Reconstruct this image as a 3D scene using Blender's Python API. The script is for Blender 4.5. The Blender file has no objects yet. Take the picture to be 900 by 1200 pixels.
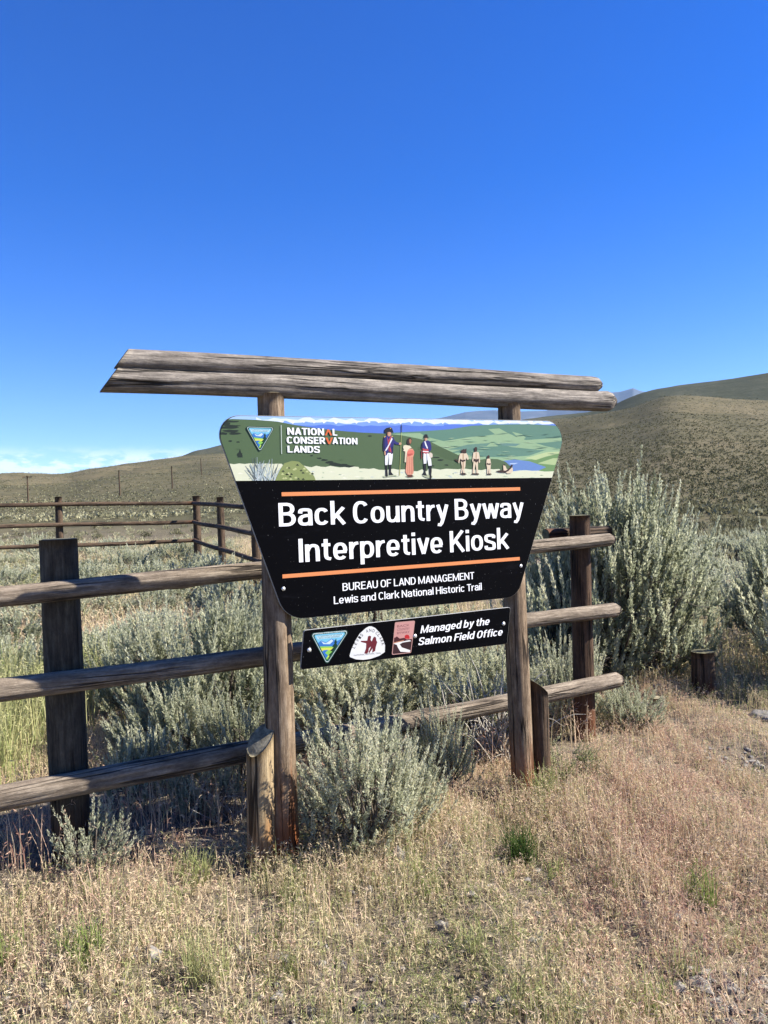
import bpy, bmesh, math, random
import numpy as np
from mathutils import Vector, Matrix

random.seed(7); RNG = np.random.default_rng(7)
scene = bpy.context.scene
COL = scene.collection

# ---------------------------------------------------------------- camera
F, CX, CY = 890.0, 450.0, 600.0
EYE = Vector((0, 0, 1.5)); PITCH = math.radians(-0.5); ROLL = math.radians(2.0)
f_ = Vector((0, math.cos(PITCH), math.sin(PITCH))); r0 = Vector((1, 0, 0)); u0 = r0.cross(f_)
right_ = r0*math.cos(ROLL) - u0*math.sin(ROLL); up_ = r0*math.sin(ROLL) + u0*math.cos(ROLL)
cd = bpy.data.cameras.new('camera'); cam = bpy.data.objects.new('camera', cd); COL.objects.link(cam)
cd.sensor_fit = 'HORIZONTAL'; cd.sensor_width = 36; cd.lens = 36*F/900; cd.clip_end = 60000; cd.clip_start = 0.05
M = Matrix((right_, up_, -f_)).transposed().to_4x4(); M.translation = EYE
cam.matrix_world = M; scene.camera = cam

# ---------------------------------------------------------------- world, sun, exposure
SUN_EL, SUN_AZ = math.radians(38.5), math.radians(88.5)        # azimuth clockwise from +Y
w = bpy.data.worlds.new('World'); scene.world = w; w.use_nodes = True
nt = w.node_tree; nt.nodes.clear()
def N(nt, t, **k):
    n = nt.nodes.new(t)
    for a, b in k.items():
        if a in n.inputs: n.inputs[a].default_value = b
        else: setattr(n, a, b)
    return n
sky = N(nt, 'ShaderNodeTexSky', sky_type='NISHITA', sun_disc=False)
sky.sun_elevation = SUN_EL; sky.sun_rotation = SUN_AZ; sky.altitude = 1400; sky.air_density = 1.0; sky.dust_density = 0.25; sky.ozone_density = 3.5
bg = N(nt, 'ShaderNodeBackground'); bg.inputs[1].default_value = 0.05
out = N(nt, 'ShaderNodeOutputWorld')
tc = N(nt, 'ShaderNodeTexCoord'); sx = N(nt, 'ShaderNodeSeparateXYZ'); nt.links.new(tc.outputs['Generated'], sx.inputs[0])
mp = N(nt, 'ShaderNodeMapping'); mp.inputs['Scale'].default_value = (30, 30, 95); nt.links.new(tc.outputs['Generated'], mp.inputs[0])
cn = N(nt, 'ShaderNodeTexNoise', Scale=1.0, Detail=7.0, Roughness=0.62); nt.links.new(mp.outputs[0], cn.inputs['Vector'])
def math_(nt, op, a, b=None, clamp=False):
    n = nt.nodes.new('ShaderNodeMath'); n.operation = op; n.use_clamp = clamp
    for i, v in enumerate((a, b)):
        if v is None: continue
        if isinstance(v, (int, float)): n.inputs[i].default_value = v
        else: nt.links.new(v, n.inputs[i])
    return n.outputs[0]
def maprange(nt, v, a, b, c=0.0, d=1.0, smooth=True):
    n = nt.nodes.new('ShaderNodeMapRange'); n.interpolation_type = 'SMOOTHSTEP' if smooth else 'LINEAR'
    nt.links.new(v, n.inputs[0])
    for i, q in enumerate((a, b, c, d)): n.inputs[i+1].default_value = q
    return n.outputs[0]
band = math_(nt, 'MULTIPLY', maprange(nt, sx.outputs[2], 0.035, 0.058), maprange(nt, sx.outputs[2], 0.066, 0.088, 1, 0))
side = maprange(nt, sx.outputs[0], -0.20, -0.27)
cl = math_(nt, 'MULTIPLY', math_(nt, 'MULTIPLY', band, side), maprange(nt, cn.outputs[0], 0.40, 0.56))
mx = N(nt, 'ShaderNodeMix', data_type='RGBA'); mx.inputs[7].default_value = (10.2, 10.6, 11.4, 1)
nt.links.new(math_(nt, 'MULTIPLY', cl, 0.6), mx.inputs[0])
hs = N(nt, 'ShaderNodeHueSaturation', Hue=0.522, Saturation=1.41, Value=1.54)
nt.links.new(sky.outputs[0], hs.inputs['Color']); nt.links.new(hs.outputs[0], mx.inputs[6])
nt.links.new(mx.outputs[2], bg.inputs[0]); nt.links.new(bg.outputs[0], out.inputs[0])
sl = bpy.data.lights.new('sun', 'SUN'); sl.energy = 5.0; sl.angle = math.radians(0.5); sl.color = (1, 0.95, 0.87)
so = bpy.data.objects.new('sun', sl); COL.objects.link(so)
SUNV = Vector((math.cos(SUN_EL)*math.sin(SUN_AZ), math.cos(SUN_EL)*math.cos(SUN_AZ), math.sin(SUN_EL)))
so.rotation_euler = SUNV.to_track_quat('Z', 'Y').to_euler()
scene.view_settings.view_transform = 'Standard'; scene.view_settings.look = 'None'
scene.view_settings.exposure = 1.5; scene.view_settings.gamma = 1.0; scene.view_settings.use_curve_mapping = False
scene.render.engine = 'CYCLES'
scene.cycles.max_bounces = 6; scene.cycles.diffuse_bounces = 3; scene.cycles.glossy_bounces = 2; scene.cycles.transmission_bounces = 4; scene.cycles.transparent_max_bounces = 6
scene.cycles.volume_bounces = 0

# ---------------------------------------------------------------- measuring helpers
def ray(px, py):
    return (f_ + right_*((px-CX)/F) + up_*((CY-py)/F))
class Plane:                                     # a vertical plane: point p, horizontal direction d
    def __init__(s, p, d):
        s.p = Vector(p); s.d = Vector(d).normalized(); s.n = Vector((s.d.y, -s.d.x, 0))   # n points at the camera side
    def hit(s, px, py):
        r = ray(px, py); t = (s.p-EYE).dot(s.n)/r.dot(s.n); return EYE + r*t
    def uv(s, px, py):
        q = s.hit(px, py); return ((q-s.p).dot(s.d), q.z)
    def pt(s, u, w_, off=0.0):
        q = s.p + s.d*u + s.n*off; return Vector((q.x, q.y, w_))

# ---------------------------------------------------------------- object helpers
def tag(o, label=None, cat=None, group=None, kind=None):
    if label: o['label'] = label
    if cat: o['category'] = cat
    if group: o['group'] = group
    if kind: o['kind'] = kind
    return o
def empty(name, loc, label=None, cat=None, group=None):
    o = bpy.data.objects.new(name, None); COL.objects.link(o); o.location = loc; o.empty_display_size = 0.1
    return tag(o, label, cat, group)
def link(name, me, mats=(), parent=None, loc=None):
    o = bpy.data.objects.new(name, me); COL.objects.link(o)
    for m in mats: me.materials.append(m)
    if parent: o.parent = parent
    if loc is not None: o.location = loc
    return o
def mesh_np(name, V, faces, attrs=None, smooth=False, mat_idx=None):
    """faces: list of (M,k) int arrays"""
    V = np.asarray(V, np.float32); me = bpy.data.meshes.new(name)
    faces = [np.asarray(f, np.int32) for f in faces if len(f)]
    loops = np.concatenate([f.ravel() for f in faces]); tot = np.concatenate([np.full(len(f), f.shape[1], np.int32) for f in faces])
    st = np.concatenate([[0], np.cumsum(tot)[:-1]]).astype(np.int32)
    me.vertices.add(len(V)); me.vertices.foreach_set('co', V.ravel())
    me.loops.add(len(loops)); me.loops.foreach_set('vertex_index', loops)
    me.polygons.add(len(tot)); me.polygons.foreach_set('loop_start', st); me.polygons.foreach_set('loop_total', tot)
    me.polygons.foreach_set('use_smooth', np.full(len(tot), smooth))
    if mat_idx is not None: me.polygons.foreach_set('material_index', np.asarray(mat_idx, np.int32))
    for k, a in (attrs or {}).items():
        at = me.attributes.new(k, 'FLOAT', 'POINT'); at.data.foreach_set('value', np.asarray(a, np.float32))
    me.update(calc_edges=True); me.validate()
    return me
def lin(r, g, b):
    f = lambda c: (c/255/12.92 if c/255 <= .04045 else ((c/255+.055)/1.055)**2.4)
    return (f(r), f(g), f(b), 1)

# smooth value noise from sines, for numpy
_ph = np.random.default_rng(3)
_W = [(_ph.normal(size=2), _ph.uniform(0, 6.28)) for _ in range(24)]
def wob(x, y, scale=1.0, n=8, o=0):
    s = 0
    for i in range(n):
        k, p = _W[(i+o) % 24]; s = s + np.sin((x*k[0] + y*k[1])/scale + p)
    return s/math.sqrt(n)

# ---------------------------------------------------------------- materials
def mat(name, rough=0.9, spec=0.3):
    m = bpy.data.materials.new(name); m.use_nodes = True; nt = m.node_tree
    b = nt.nodes['Principled BSDF']; b.inputs['Roughness'].default_value = rough; b.inputs['Specular IOR Level'].default_value = spec
    return m, nt, b
def ramp(nt, fac, stops, interp='LINEAR'):
    n = nt.nodes.new('ShaderNodeValToRGB'); n.color_ramp.interpolation = interp
    e = n.color_ramp.elements
    while len(e) < len(stops): e.new(0.5)
    for i, (p, c) in enumerate(stops):
        e[i].position = p; e[i].color = c if len(c) == 4 else (*c, 1)
    nt.links.new(fac, n.inputs[0]); return n.outputs[0]
def noise(nt, vec, scale, detail=5, rough=0.6, mapscale=None, rot=None):
    if mapscale is not None:
        m = nt.nodes.new('ShaderNodeMapping'); m.inputs['Scale'].default_value = mapscale; nt.links.new(vec, m.inputs[0]); vec = m.outputs[0]
    n = N(nt, 'ShaderNodeTexNoise', Scale=scale, Detail=detail, Roughness=rough); nt.links.new(vec, n.inputs['Vector']); return n.outputs[0]
def mixc(nt, fac, a, b, mode='MIX'):
    n = nt.nodes.new('ShaderNodeMix'); n.data_type = 'RGBA'; n.blend_type = mode
    for i, v in ((0, fac), (6, a), (7, b)):
        if isinstance(v, (int, float)): n.inputs[i].default_value = v
        elif isinstance(v, tuple): n.inputs[i].default_value = v if len(v) == 4 else (*v, 1)
        else: nt.links.new(v, n.inputs[i])
    return n.outputs[2]
def bump(nt, b, h, strength, dist):
    n = nt.nodes.new('ShaderNodeBump'); n.inputs['Strength'].default_value = strength; n.inputs['Distance'].default_value = dist
    nt.links.new(h, n.inputs['Height']); nt.links.new(n.outputs[0], b.inputs['Normal'])
def objco(nt, rnd=True):
    t = nt.nodes.new('ShaderNodeTexCoord')
    if not rnd: return t.outputs['Object']
    oi = nt.nodes.new('ShaderNodeObjectInfo'); a = nt.nodes.new('ShaderNodeVectorMath'); a.operation = 'ADD'
    c = nt.nodes.new('ShaderNodeCombineXYZ'); nt.links.new(math_(nt, 'MULTIPLY', oi.outputs['Random'], 37.0), c.inputs[0])
    nt.links.new(t.outputs['Object'], a.inputs[0]); nt.links.new(c.outputs[0], a.inputs[1]); return a.outputs[0]

def wood(name, dark, mid, light, stain=None, stain_len=0.5, crack=0.55):
    """weathered log: grain runs along local X"""
    m, nt, b = mat(name, 0.85, 0.2); co = objco(nt)
    g = noise(nt, co, 1.0, 10, 0.75, (5.5, 60, 60)); big = noise(nt, co, 1.0, 6, 0.7, (5, 12, 12))
    v = math_(nt, 'ADD', math_(nt, 'ADD', math_(nt, 'MULTIPLY', g, 0.52), math_(nt, 'MULTIPLY', big, 0.30)), math_(nt, 'MULTIPLY', noise(nt, co, 1.0, 6, 0.8, (38, 60, 60)), 0.18))
    col = ramp(nt, v, [(0.36, dark), (0.5, mid), (0.64, light)])
    ck = noise(nt, co, 1.0, 3, 0.5, (0.9, 26, 26))
    cr = ramp(nt, ck, [(0.470, (0, 0, 0)), (0.492, (1, 1, 1)), (0.508, (1, 1, 1)), (0.53, (0, 0, 0))])
    msk = maprange(nt, noise(nt, co, 1.0, 2, 0.5, (1.3, 5, 5)), 0.43, 0.56)
    crk = math_(nt, 'MULTIPLY', cr, msk)
    col = mixc(nt, math_(nt, 'MULTIPLY', crk, 0.85), col, tuple(c*0.25 for c in dark[:3]))
    if stain:
        t = nt.nodes.new('ShaderNodeTexCoord'); s = nt.nodes.new('ShaderNodeSeparateXYZ'); nt.links.new(t.outputs['Object'], s.inputs[0])
        gr = math_(nt, 'ADD', s.outputs[0], math_(nt, 'MULTIPLY', math_(nt, 'SUBTRACT', noise(nt, co, 1.0, 3, 0.6, (1.5, 16, 16)), 0.5), 1.6*stain_len))
        col = mixc(nt, maprange(nt, gr, stain_len*0.1, stain_len, 0.85, 0.0), col, stain)
        col = mixc(nt, math_(nt, 'MULTIPLY', crk, 0.7), col, tuple(c*0.3 for c in dark[:3]))
    nt.links.new(col, b.inputs['Base Color'])
    h = math_(nt, 'SUBTRACT', g, math_(nt, 'MULTIPLY', crk, 1.4)); bump(nt, b, h, 1.0, 0.009)
    return m
M_beam = wood('weathered_grey_beam', lin(58, 53, 48), lin(122, 114, 104), lin(178, 168, 154))
M_rail = wood('weathered_rail', lin(64, 55, 47), lin(124, 111, 95), lin(176, 162, 142))
M_post = wood('weathered_post', lin(58, 46, 36), lin(118, 100, 80), lin(164, 146, 122), lin(146, 82, 40), 0.55)
M_fpost = wood('brown_post', lin(36, 28, 22), lin(74, 56, 42), lin(106, 84, 64), lin(112, 66, 38), 0.5)
M_gpost = wood('grey_green_post', lin(32, 28, 22), lin(68, 61, 50), lin(104, 96, 80), lin(80, 52, 34), 0.4)
M_stump = wood('tan_post', lin(84, 70, 54), lin(144, 124, 94), lin(184, 164, 128), lin(158, 112, 66), 0.4)
M_dark = wood('dark_post', lin(42, 35, 28), lin(78, 63, 49), lin(110, 92, 74), lin(84, 50, 30), 0.3)
def endgrain(name, a, c):
    m, nt, b = mat(name, 0.9, 0.2); co = objco(nt)
    n1 = noise(nt, co, 30, 5, 0.7); col = ramp(nt, n1, [(0.35, a), (0.65, c)])
    nt.links.new(col, b.inputs['Base Color']); bump(nt, b, noise(nt, co, 90, 3), 0.5, 0.003); return m
M_end = endgrain('end_grain', lin(84, 78, 62), lin(150, 140, 114))
M_endd = endgrain('end_grain_dark', lin(62, 60, 46), lin(112, 108, 84))

def leafmat(name, stops, trans=0.25, var=0.25, attr=True, tcol=1.15):
    m = bpy.data.materials.new(name); m.use_nodes = True; nt = m.node_tree; nt.nodes.clear()
    o = nt.nodes.new('ShaderNodeOutputMaterial'); d = nt.nodes.new('ShaderNodeBsdfDiffuse'); t = nt.nodes.new('ShaderNodeBsdfTranslucent'); mx = nt.nodes.new('ShaderNodeMixShader')
    a = nt.nodes.new('ShaderNodeAttribute'); a.attribute_name = 'tint'
    oi = nt.nodes.new('ShaderNodeObjectInfo')
    fac = math_(nt, 'ADD', a.outputs['Fac'], math_(nt, 'MULTIPLY', math_(nt, 'SUBTRACT', oi.outputs['Random'], 0.5), var), True)
    c = ramp(nt, fac, stops)
    nt.links.new(c, d.inputs[0]); nt.links.new(c, t.inputs[0]); mx.inputs[0].default_value = trans
    nt.links.new(d.outputs[0], mx.inputs[1]); nt.links.new(t.outputs[0], mx.inputs[2]); nt.links.new(mx.outputs[0], o.inputs[0])
    return m
M_sage = leafmat('sage_leaves', [(0.0, (.12, .13, .070)), (0.35, (.28, .30, .19)), (0.7, (.52, .53, .37)), (1.0, (.68, .655, .46))], 0.48, 0.36)
M_sagey = leafmat('yellow_green_leaves', [(0.0, (.12, .14, .05)), (0.5, (.25, .27, .12)), (1.0, (.38, .37, .2))], 0.25)
M_grass = leafmat('dry_grass_blades', [(0.0, (.15, .17, .055)), (0.2, (.31, .33, .14)), (0.40, (.54, .455, .275)), (0.62, (.63, .495, .335)), (0.82, (.54, .37, .265)), (1.0, (.33, .185, .14))], 0.3, 0.0)
M_green = leafmat('green_grass_blades', [(0.0, (.07, .11, .025)), (0.5, (.18, .23, .065)), (1.0, (.42, .40, .20))], 0.3, 0.3)
M_dgreen = leafmat('dark_green_blades', [(0.0, (.03, .06, .018)), (0.6, (.07, .11, .03)), (1.0, (.13, .16, .06))], 0.25, 0.0)
m, nt, b = mat('sage_wood', 0.95, 0.1); co = objco(nt)
nt.links.new(ramp(nt, noise(nt, co, 14, 4), [(0.35, (.07, .055, .042)), (0.65, (.20, .17, .135))]), b.inputs['Base Color']); M_bark = m
m, nt, b = mat('dead_twig', 0.95, 0.1); co = objco(nt)
nt.links.new(ramp(nt, noise(nt, co, 20, 4), [(0.35, (.26, .23, .19)), (0.65, (.52, .48, .41))]), b.inputs['Base Color']); M_twig = m
m, nt, b = mat('stone', 0.95, 0.2); co = objco(nt)
nt.links.new(ramp(nt, noise(nt, co, 9, 8, 0.7), [(0.3, (.10, .09, .08)), (0.55, (.24, .22, .19)), (0.75, (.36, .33, .29))]), b.inputs['Base Color'])
bump(nt, b, noise(nt, co, 30, 6, 0.7), 0.8, 0.01); M_stone = m
m, nt, b = mat('galvanised_bolt', 0.35, 0.5); b.inputs['Base Color'].default_value = (.7, .7, .68, 1); b.inputs['Metallic'].default_value = 0.6; M_bolt = m

# ---------------------------------------------------------------- terrain
def curve_tab(pts):
    th, el = [], []
    for px, py in pts:
        r = ray(px, py); th.append(math.atan2(r.x, r.y)); el.append(r.z/math.hypot(r.x, r.y))
    return np.array(th), np.array(el)
NEAR = curve_tab([(-400, 560), (-100, 556), (0, 553), (60, 555), (80, 555), (107, 549), (142, 543), (178, 538), (209, 534.5), (260, 531), (330, 537), (450, 532), (560, 507), (620, 494), (651, 491), (700, 485), (722, 482), (745, 476), (758, 471), (779, 463.5), (795, 461.5), (811, 462), (850, 464.5), (900, 468), (1000, 476), (1300, 500)])
FAR = curve_tab([(-400, 590), (100, 580), (180, 556), (200, 540), (209, 534.5), (227, 527), (256, 520), (300, 512), (360, 512), (430, 520), (520, 512), (590, 494), (620, 489), (690, 481), (717, 474), (735, 465), (751, 459), (770, 454), (793, 450), (850, 443), (900, 435), (1000, 424), (1300, 420)])
def sstep(t): t = np.clip(t, 0, 1); return t*t*(3-2*t)
def gz(x, y):
    x = np.asarray(x, float); y = np.asarray(y, float)
    r = np.hypot(x, y); th = np.arctan2(x, y)
    front = sstep((math.radians(75)-np.abs(th))/math.radians(30))
    en = np.interp(th, *NEAR)*front; ef = np.interp(th, *FAR)*front
    side = sstep((th+0.1)/0.5)                       # 0 left, 1 right
    RN = 330 - 70*side; RF = 620 + 330*side
    zb = (0.22*(1-side))*np.clip((r-5)/11.5, 0, 1) + (0.9*(1-side))*np.clip((r-16)/30, 0, 1.2)
    zb = zb*front
    zn = 1.5 + RN*en; zf = 1.5 + RF*ef
    t = np.clip((r-42)/(RN-42), 0, 1); g = np.where(r < RN, t**1.25*(1-0.0*t), 1)
    z1 = zb + (zn-zb)*g*np.where(r < 42, 0, 1)
    drop = np.minimum(0.35*np.abs(zn), np.maximum(zn-0, 2)*0.4)
    z2 = zn - drop*sstep((r-RN)/(0.35*(RF-RN)))
    q = sstep((r-RN*1.15)/(RF-RN*1.15))
    z2 = z2 + (zf-(zn-drop))*np.where(r > RN*1.15, q, 0)
    z3 = zf - (zf+20)*sstep((r-RF)/(RF*1.4))
    z = np.where(r < RN, z1, np.where(r < RF, z2, z3))
    z = np.where(r > RN*.6, np.minimum(z, 1.5+r*np.maximum(en, ef)-.002*r), z)
    rough = 0.022*wob(x, y, 0.35)*np.clip(r/2, 0, 1) + 0.05*wob(x, y, 1.6, o=5)*np.clip((r-4)/6, 0, 1)
    hill = np.clip((r-45)/150, 0, 1)*(1-np.clip((r-RN*0.8)/60, 0, 1)*0.8)
    z = z + rough*np.clip(1-(r-30)/100, 0, 1) + hill*(1.1*wob(x, y, 22, o=9) + 0.5*wob(x, y, 8, o=3) - 1.6*np.exp(-(wob(x, y*.35, 26, o=13)/.22)**2))
    return z
def gz1(x, y): return float(gz(np.array([x]), np.array([y]))[0])
def ghit(px, py):
    r = ray(px, py); t = np.exp(np.linspace(math.log(1.2), math.log(4000), 6000))
    x, y, z = r.x*t, r.y*t, EYE.z + r.z*t
    k = np.where(z <= gz(x, y))[0]
    k = k[0] if len(k) else len(t)-1
    return Vector((x[k], y[k], gz1(x[k], y[k])))

th = np.concatenate([np.linspace(-180, -48, 34)[:-1], np.linspace(-48, 48, 300)[:-1], np.linspace(48, 180, 34)[:-1]])
th = np.radians(th); rr = np.exp(np.linspace(math.log(0.5), math.log(9000), 210))
TH, RR = np.meshgrid(th, rr); X = RR*np.sin(TH); Y = RR*np.cos(TH); Z = gz(X, Y)
nr, na = TH.shape; V = np.stack([X, Y, Z], -1).reshape(-1, 3)
i, j = np.meshgrid(np.arange(nr-1), np.arange(na), indexing='ij'); j2 = (j+1) % na
quads = np.stack([i*na+j, i*na+j2, (i+1)*na+j2, (i+1)*na+j], -1).reshape(-1, 4)[:, ::-1]
V = np.vstack([V, [[0, 0, 0]]]); tri = np.stack([np.arange(na), (np.arange(na)+1) % na, np.full(na, nr*na)], -1)
rad = np.hypot(V[:, 0], V[:, 1])
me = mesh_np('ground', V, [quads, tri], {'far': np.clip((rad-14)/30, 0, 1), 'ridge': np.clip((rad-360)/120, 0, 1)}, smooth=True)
m, nt, b = mat('ground_soil', 1.0, 0.05); geo = nt.nodes.new('ShaderNodeNewGeometry'); P = geo.outputs['Position']
fine = noise(nt, P, 14, 8, 0.7); med = noise(nt, P, 1.3, 5, 0.6)
soil = mixc(nt, maprange(nt, med, 0.4, 0.65), ramp(nt, fine, [(0.3, (.06, .048, .036)), (0.5, (.15, .122, .092)), (0.72, (.30, .255, .20))]), ramp(nt, fine, [(0.3, (.07, .056, .040)), (0.7, (.29, .24, .165))]))
h1 = noise(nt, P, 0.012, 6, 0.6); h2 = noise(nt, P, 0.09, 7, 0.7); h3 = noise(nt, P, 0.55, 4, 0.7)
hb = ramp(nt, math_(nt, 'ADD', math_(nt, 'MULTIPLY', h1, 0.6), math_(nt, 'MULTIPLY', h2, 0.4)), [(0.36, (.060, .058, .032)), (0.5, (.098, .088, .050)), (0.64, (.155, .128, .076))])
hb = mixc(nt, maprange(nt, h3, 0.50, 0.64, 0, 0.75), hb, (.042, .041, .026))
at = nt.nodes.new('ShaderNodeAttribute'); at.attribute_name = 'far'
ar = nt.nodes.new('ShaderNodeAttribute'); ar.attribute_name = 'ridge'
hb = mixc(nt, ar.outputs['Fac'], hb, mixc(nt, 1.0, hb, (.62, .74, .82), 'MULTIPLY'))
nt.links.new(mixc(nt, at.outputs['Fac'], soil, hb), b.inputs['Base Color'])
bump(nt, b, math_(nt, 'ADD', fine, math_(nt, 'MULTIPLY', noise(nt, P, 55, 4), 0.4)), 0.9, 0.025)
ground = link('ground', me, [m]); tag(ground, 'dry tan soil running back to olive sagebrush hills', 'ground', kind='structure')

# far blue mountains
def mountains():
    pts = [(380, 500), (470, 494), (500, 490), (515, 488.5), (530, 485), (545, 481.5), (560, 480), (580, 479), (600, 481), (640, 480), (670, 472), (690, 465), (705, 462), (716, 458.5), (725, 458), (733, 456), (742, 453.5), (750, 457), (765, 460), (800, 466), (900, 480), (1000, 490)]
    tt, ee = curve_tab(pts); thd = np.linspace(tt[0], tt[-1], 420); el = np.interp(thd, tt, ee)
    nrw = 26; Rs = np.linspace(6200, 12500, nrw); Vs = []
    for R in Rs:
        x, y = R*np.sin(thd), R*np.cos(thd); q = (R-9700)/3500
        prof = (1-np.abs(q)**1.15*1.0) if q < 0 else 1-q*1.25
        rid = 1-np.abs(wob(x, y*.8, 900, o=4))*.55; fine_ = wob(x, y, 330, o=9)
        z = 9700*el*prof + (95*(rid-.7) + 22*fine_)*np.clip(1-prof+.12, .12, 1)
        z = np.minimum(z, 1.5+R*(el+.0012+.0010*wob(thd*260, 0*thd, 1.0)))
        Vs.append(np.stack([x, y, z], -1))
    n = len(thd); V = np.concatenate(Vs); i, j = np.meshgrid(np.arange(nrw-1), np.arange(n-1), indexing='ij')
    q = np.stack([i*n+j, i*n+j+1, (i+1)*n+j+1, (i+1)*n+j], -1).reshape(-1, 4)
    me = mesh_np('mountains', V, [q], smooth=True)
    m, nt, b = mat('mountain_rock_haze_tint', 1, 0.05); geo = nt.nodes.new('ShaderNodeNewGeometry')
    nt.links.new(ramp(nt, noise(nt, geo.outputs['Position'], 0.0025, 7, 0.65), [(0.35, (.055, .068, .080)), (0.6, (.095, .105, .115)), (0.75, (.15, .16, .18))]), b.inputs['Base Color'])  # blue of the distant haze is partly painted into the rock tones
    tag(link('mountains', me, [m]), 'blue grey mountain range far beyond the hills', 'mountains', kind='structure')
mountains()

# ---------------------------------------------------------------- logs
def log_mesh(L, ra, rb, cutA=0.0, cutB=0.0, seed=0, rough=1.0, seg=0.05, na=28, roundB=0.0):
    """log along local +X from 0 to L; cut = slope of the sawn end (x shift per metre of local z)"""
    g = np.random.default_rng(seed); nl = max(4, int(L/seg)); x = np.linspace(0, L, nl+1)
    a = np.linspace(0, 2*np.pi, na, endpoint=False); Xg, A = np.meshgrid(x, a, indexing='ij')
    r = ra + (rb-ra)*Xg/L
    p = g.uniform(0, 6.28, 8)
    r = r*(1 + rough*(0.030*np.sin(Xg*2.1+p[0]+A) + 0.022*np.sin(Xg*5.3+p[1]-2*A) + 0.018*np.sin(3*A+p[2]+Xg*1.1) + 0.012*np.sin(7*A+p[3]+Xg*.7) + 0.010*np.sin(11*A+p[4]-Xg*.9)))
    for _ in range(int(L*2.2)):
        kx, ka = g.uniform(0, L), g.uniform(0, 6.28); d2 = ((Xg-kx)/0.05)**2 + (np.angle(np.exp(1j*(A-ka)))/0.35)**2
        r = r + rough*g.uniform(0.003, 0.008)*np.exp(-d2)
    for _ in range(int(2+L*0.9)):                     # drying cracks as real grooves
        ka, kx, kl = g.uniform(0, 6.28), g.uniform(0, L), g.uniform(0.2, 0.7)
        da = np.angle(np.exp(1j*(A-ka-0.25*np.sin(Xg*2+ka)))); r = r - rough*0.010*np.exp(-(da/0.10)**2)*sstep(1.5-np.abs(Xg-kx)/kl)
    if roundB: r = r*np.where(Xg > L-roundB, np.sqrt(np.clip(1-0.75*((Xg-(L-roundB))/roundB)**2, 0.05, 1)), 1)
    cy = 0.006*np.sin(x*1.3+p[5]); cz = 0.006*np.sin(x*1.7+p[6])
    Yg = r*np.cos(A) + cy[:, None]; Zg = r*np.sin(A) + cz[:, None]
    Xo = Xg + Zg*(cutA*np.clip(1-Xg/0.35, 0, 1) + cutB*np.clip((Xg-L+0.35)/0.35, 0, 1))
    V = np.stack([Xo, Yg, Zg], -1).reshape(-1, 3); n = nl+1
    i, j = np.meshgrid(np.arange(nl), np.arange(na), indexing='ij'); j2 = (j+1) % na
    q = np.stack([i*na+j, (i+1)*na+j, (i+1)*na+j2, i*na+j2], -1).reshape(-1, 4)[:, ::-1]
    caps = []; mi = [np.zeros(len(q), int)]; Vx = [V]; base = len(V)
    for e, row, flip in ((0, 0, False), (1, nl, True)):       # caps with a small arris ring
        ring = V[row*na:(row+1)*na]; c = ring.mean(0); inner = c + (ring-c)*0.88 + np.array([(-1 if e == 0 else 1)*0.003, 0, 0])
        Vx += [inner, c[None]+np.array([[(-1 if e == 0 else 1)*0.001, 0, 0]])]; o = base; base += na+1
        jj = np.arange(na); k2 = (jj+1) % na
        qq = np.stack([row*na+jj, row*na+k2, o+k2, o+jj], -1); tt = np.stack([o+jj, o+k2, np.full(na, o+na)], -1)
        if flip: qq = qq[:, ::-1]; tt = tt[:, ::-1]
        caps.append((qq, tt))
    Q = np.vstack([q, caps[0][0], caps[1][0]]); T = np.vstack([caps[0][1], caps[1][1]])
    idx = np.concatenate([np.zeros(len(q)), np.ones(2*na), np.ones(2*na)])
    me = mesh_np('log', np.vstack(Vx), [Q, T], smooth=True, mat_idx=idx)
    return me
def log_between(name, a, b, ra, rb, mats, parent=None, up=Vector((0, 0, 1)), **k):
    a, b = Vector(a), Vector(b); d = b-a; L = d.length; x = d.normalized()
    z = (up - x*up.dot(x)).normalized() if abs(up.dot(x)) < 0.99 else Vector((0, -1, 0)); z = (z - x*z.dot(x)).normalized(); y = z.cross(x)
    me = log_mesh(L, ra, rb, **k); o = bpy.data.objects.new(name, me); COL.objects.link(o)
    for mm in mats: me.materials.append(mm)
    R = Matrix((x, y, z)).transposed().to_4x4(); R.translation = a - (parent.location if parent else Vector())
    if parent: o.parent = parent
    o.matrix_local = R
    return o

# ---------------------------------------------------------------- the sign
SD = Vector((0.8932, 0.4497, 0))
P0 = Vector((-0.425, 3.35, 0))
POSTS = Plane(P0, SD)
FACE = Plane(P0 + POSTS.n*0.078, SD)             # front face of the panels
sign = empty('kiosk_sign', (P0.x, P0.y, 0), 'black trapezoid sign with painted landscape on two log posts under a log beam', 'sign')
for k, (tp, bp, rb, rt) in enumerate((((317, 470), (335, 1004), 0.068, 0.057), ((597.5, 478), (612.5, 920), 0.059, 0.056))):
    B = POSTS.hit(*bp); T = POSTS.hit(*tp); B.z = gz1(B.x, B.y)-0.12
    log_between('post', B, T+Vector((0, 0, 0.03)), rb, rt, [M_post, M_end], sign, seed=20+k)
# beam logs (bottom one carries the top one)
def beam(pa, pb, r, seed, cutA, roundB, back):
    A = POSTS.hit(*pa) - POSTS.n*back; Bq = POSTS.hit(*pb) - POSTS.n*back
    zz = (A.z+Bq.z)/2; A.z = Bq.z = zz
    o = log_between('beam_log', A, Bq, r*0.98, r*1.03, [M_beam, M_end], sign, seed=seed, cutA=cutA, roundB=roundB, seg=0.03, na=36)
    return o
beam((127, 447), (717, 469.5), 0.053, 31, 0.72, 0.08, -0.01)
beam((142, 421.5), (702.5, 450), 0.0415, 32, 0.72, 0.05, -0.005)

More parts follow.
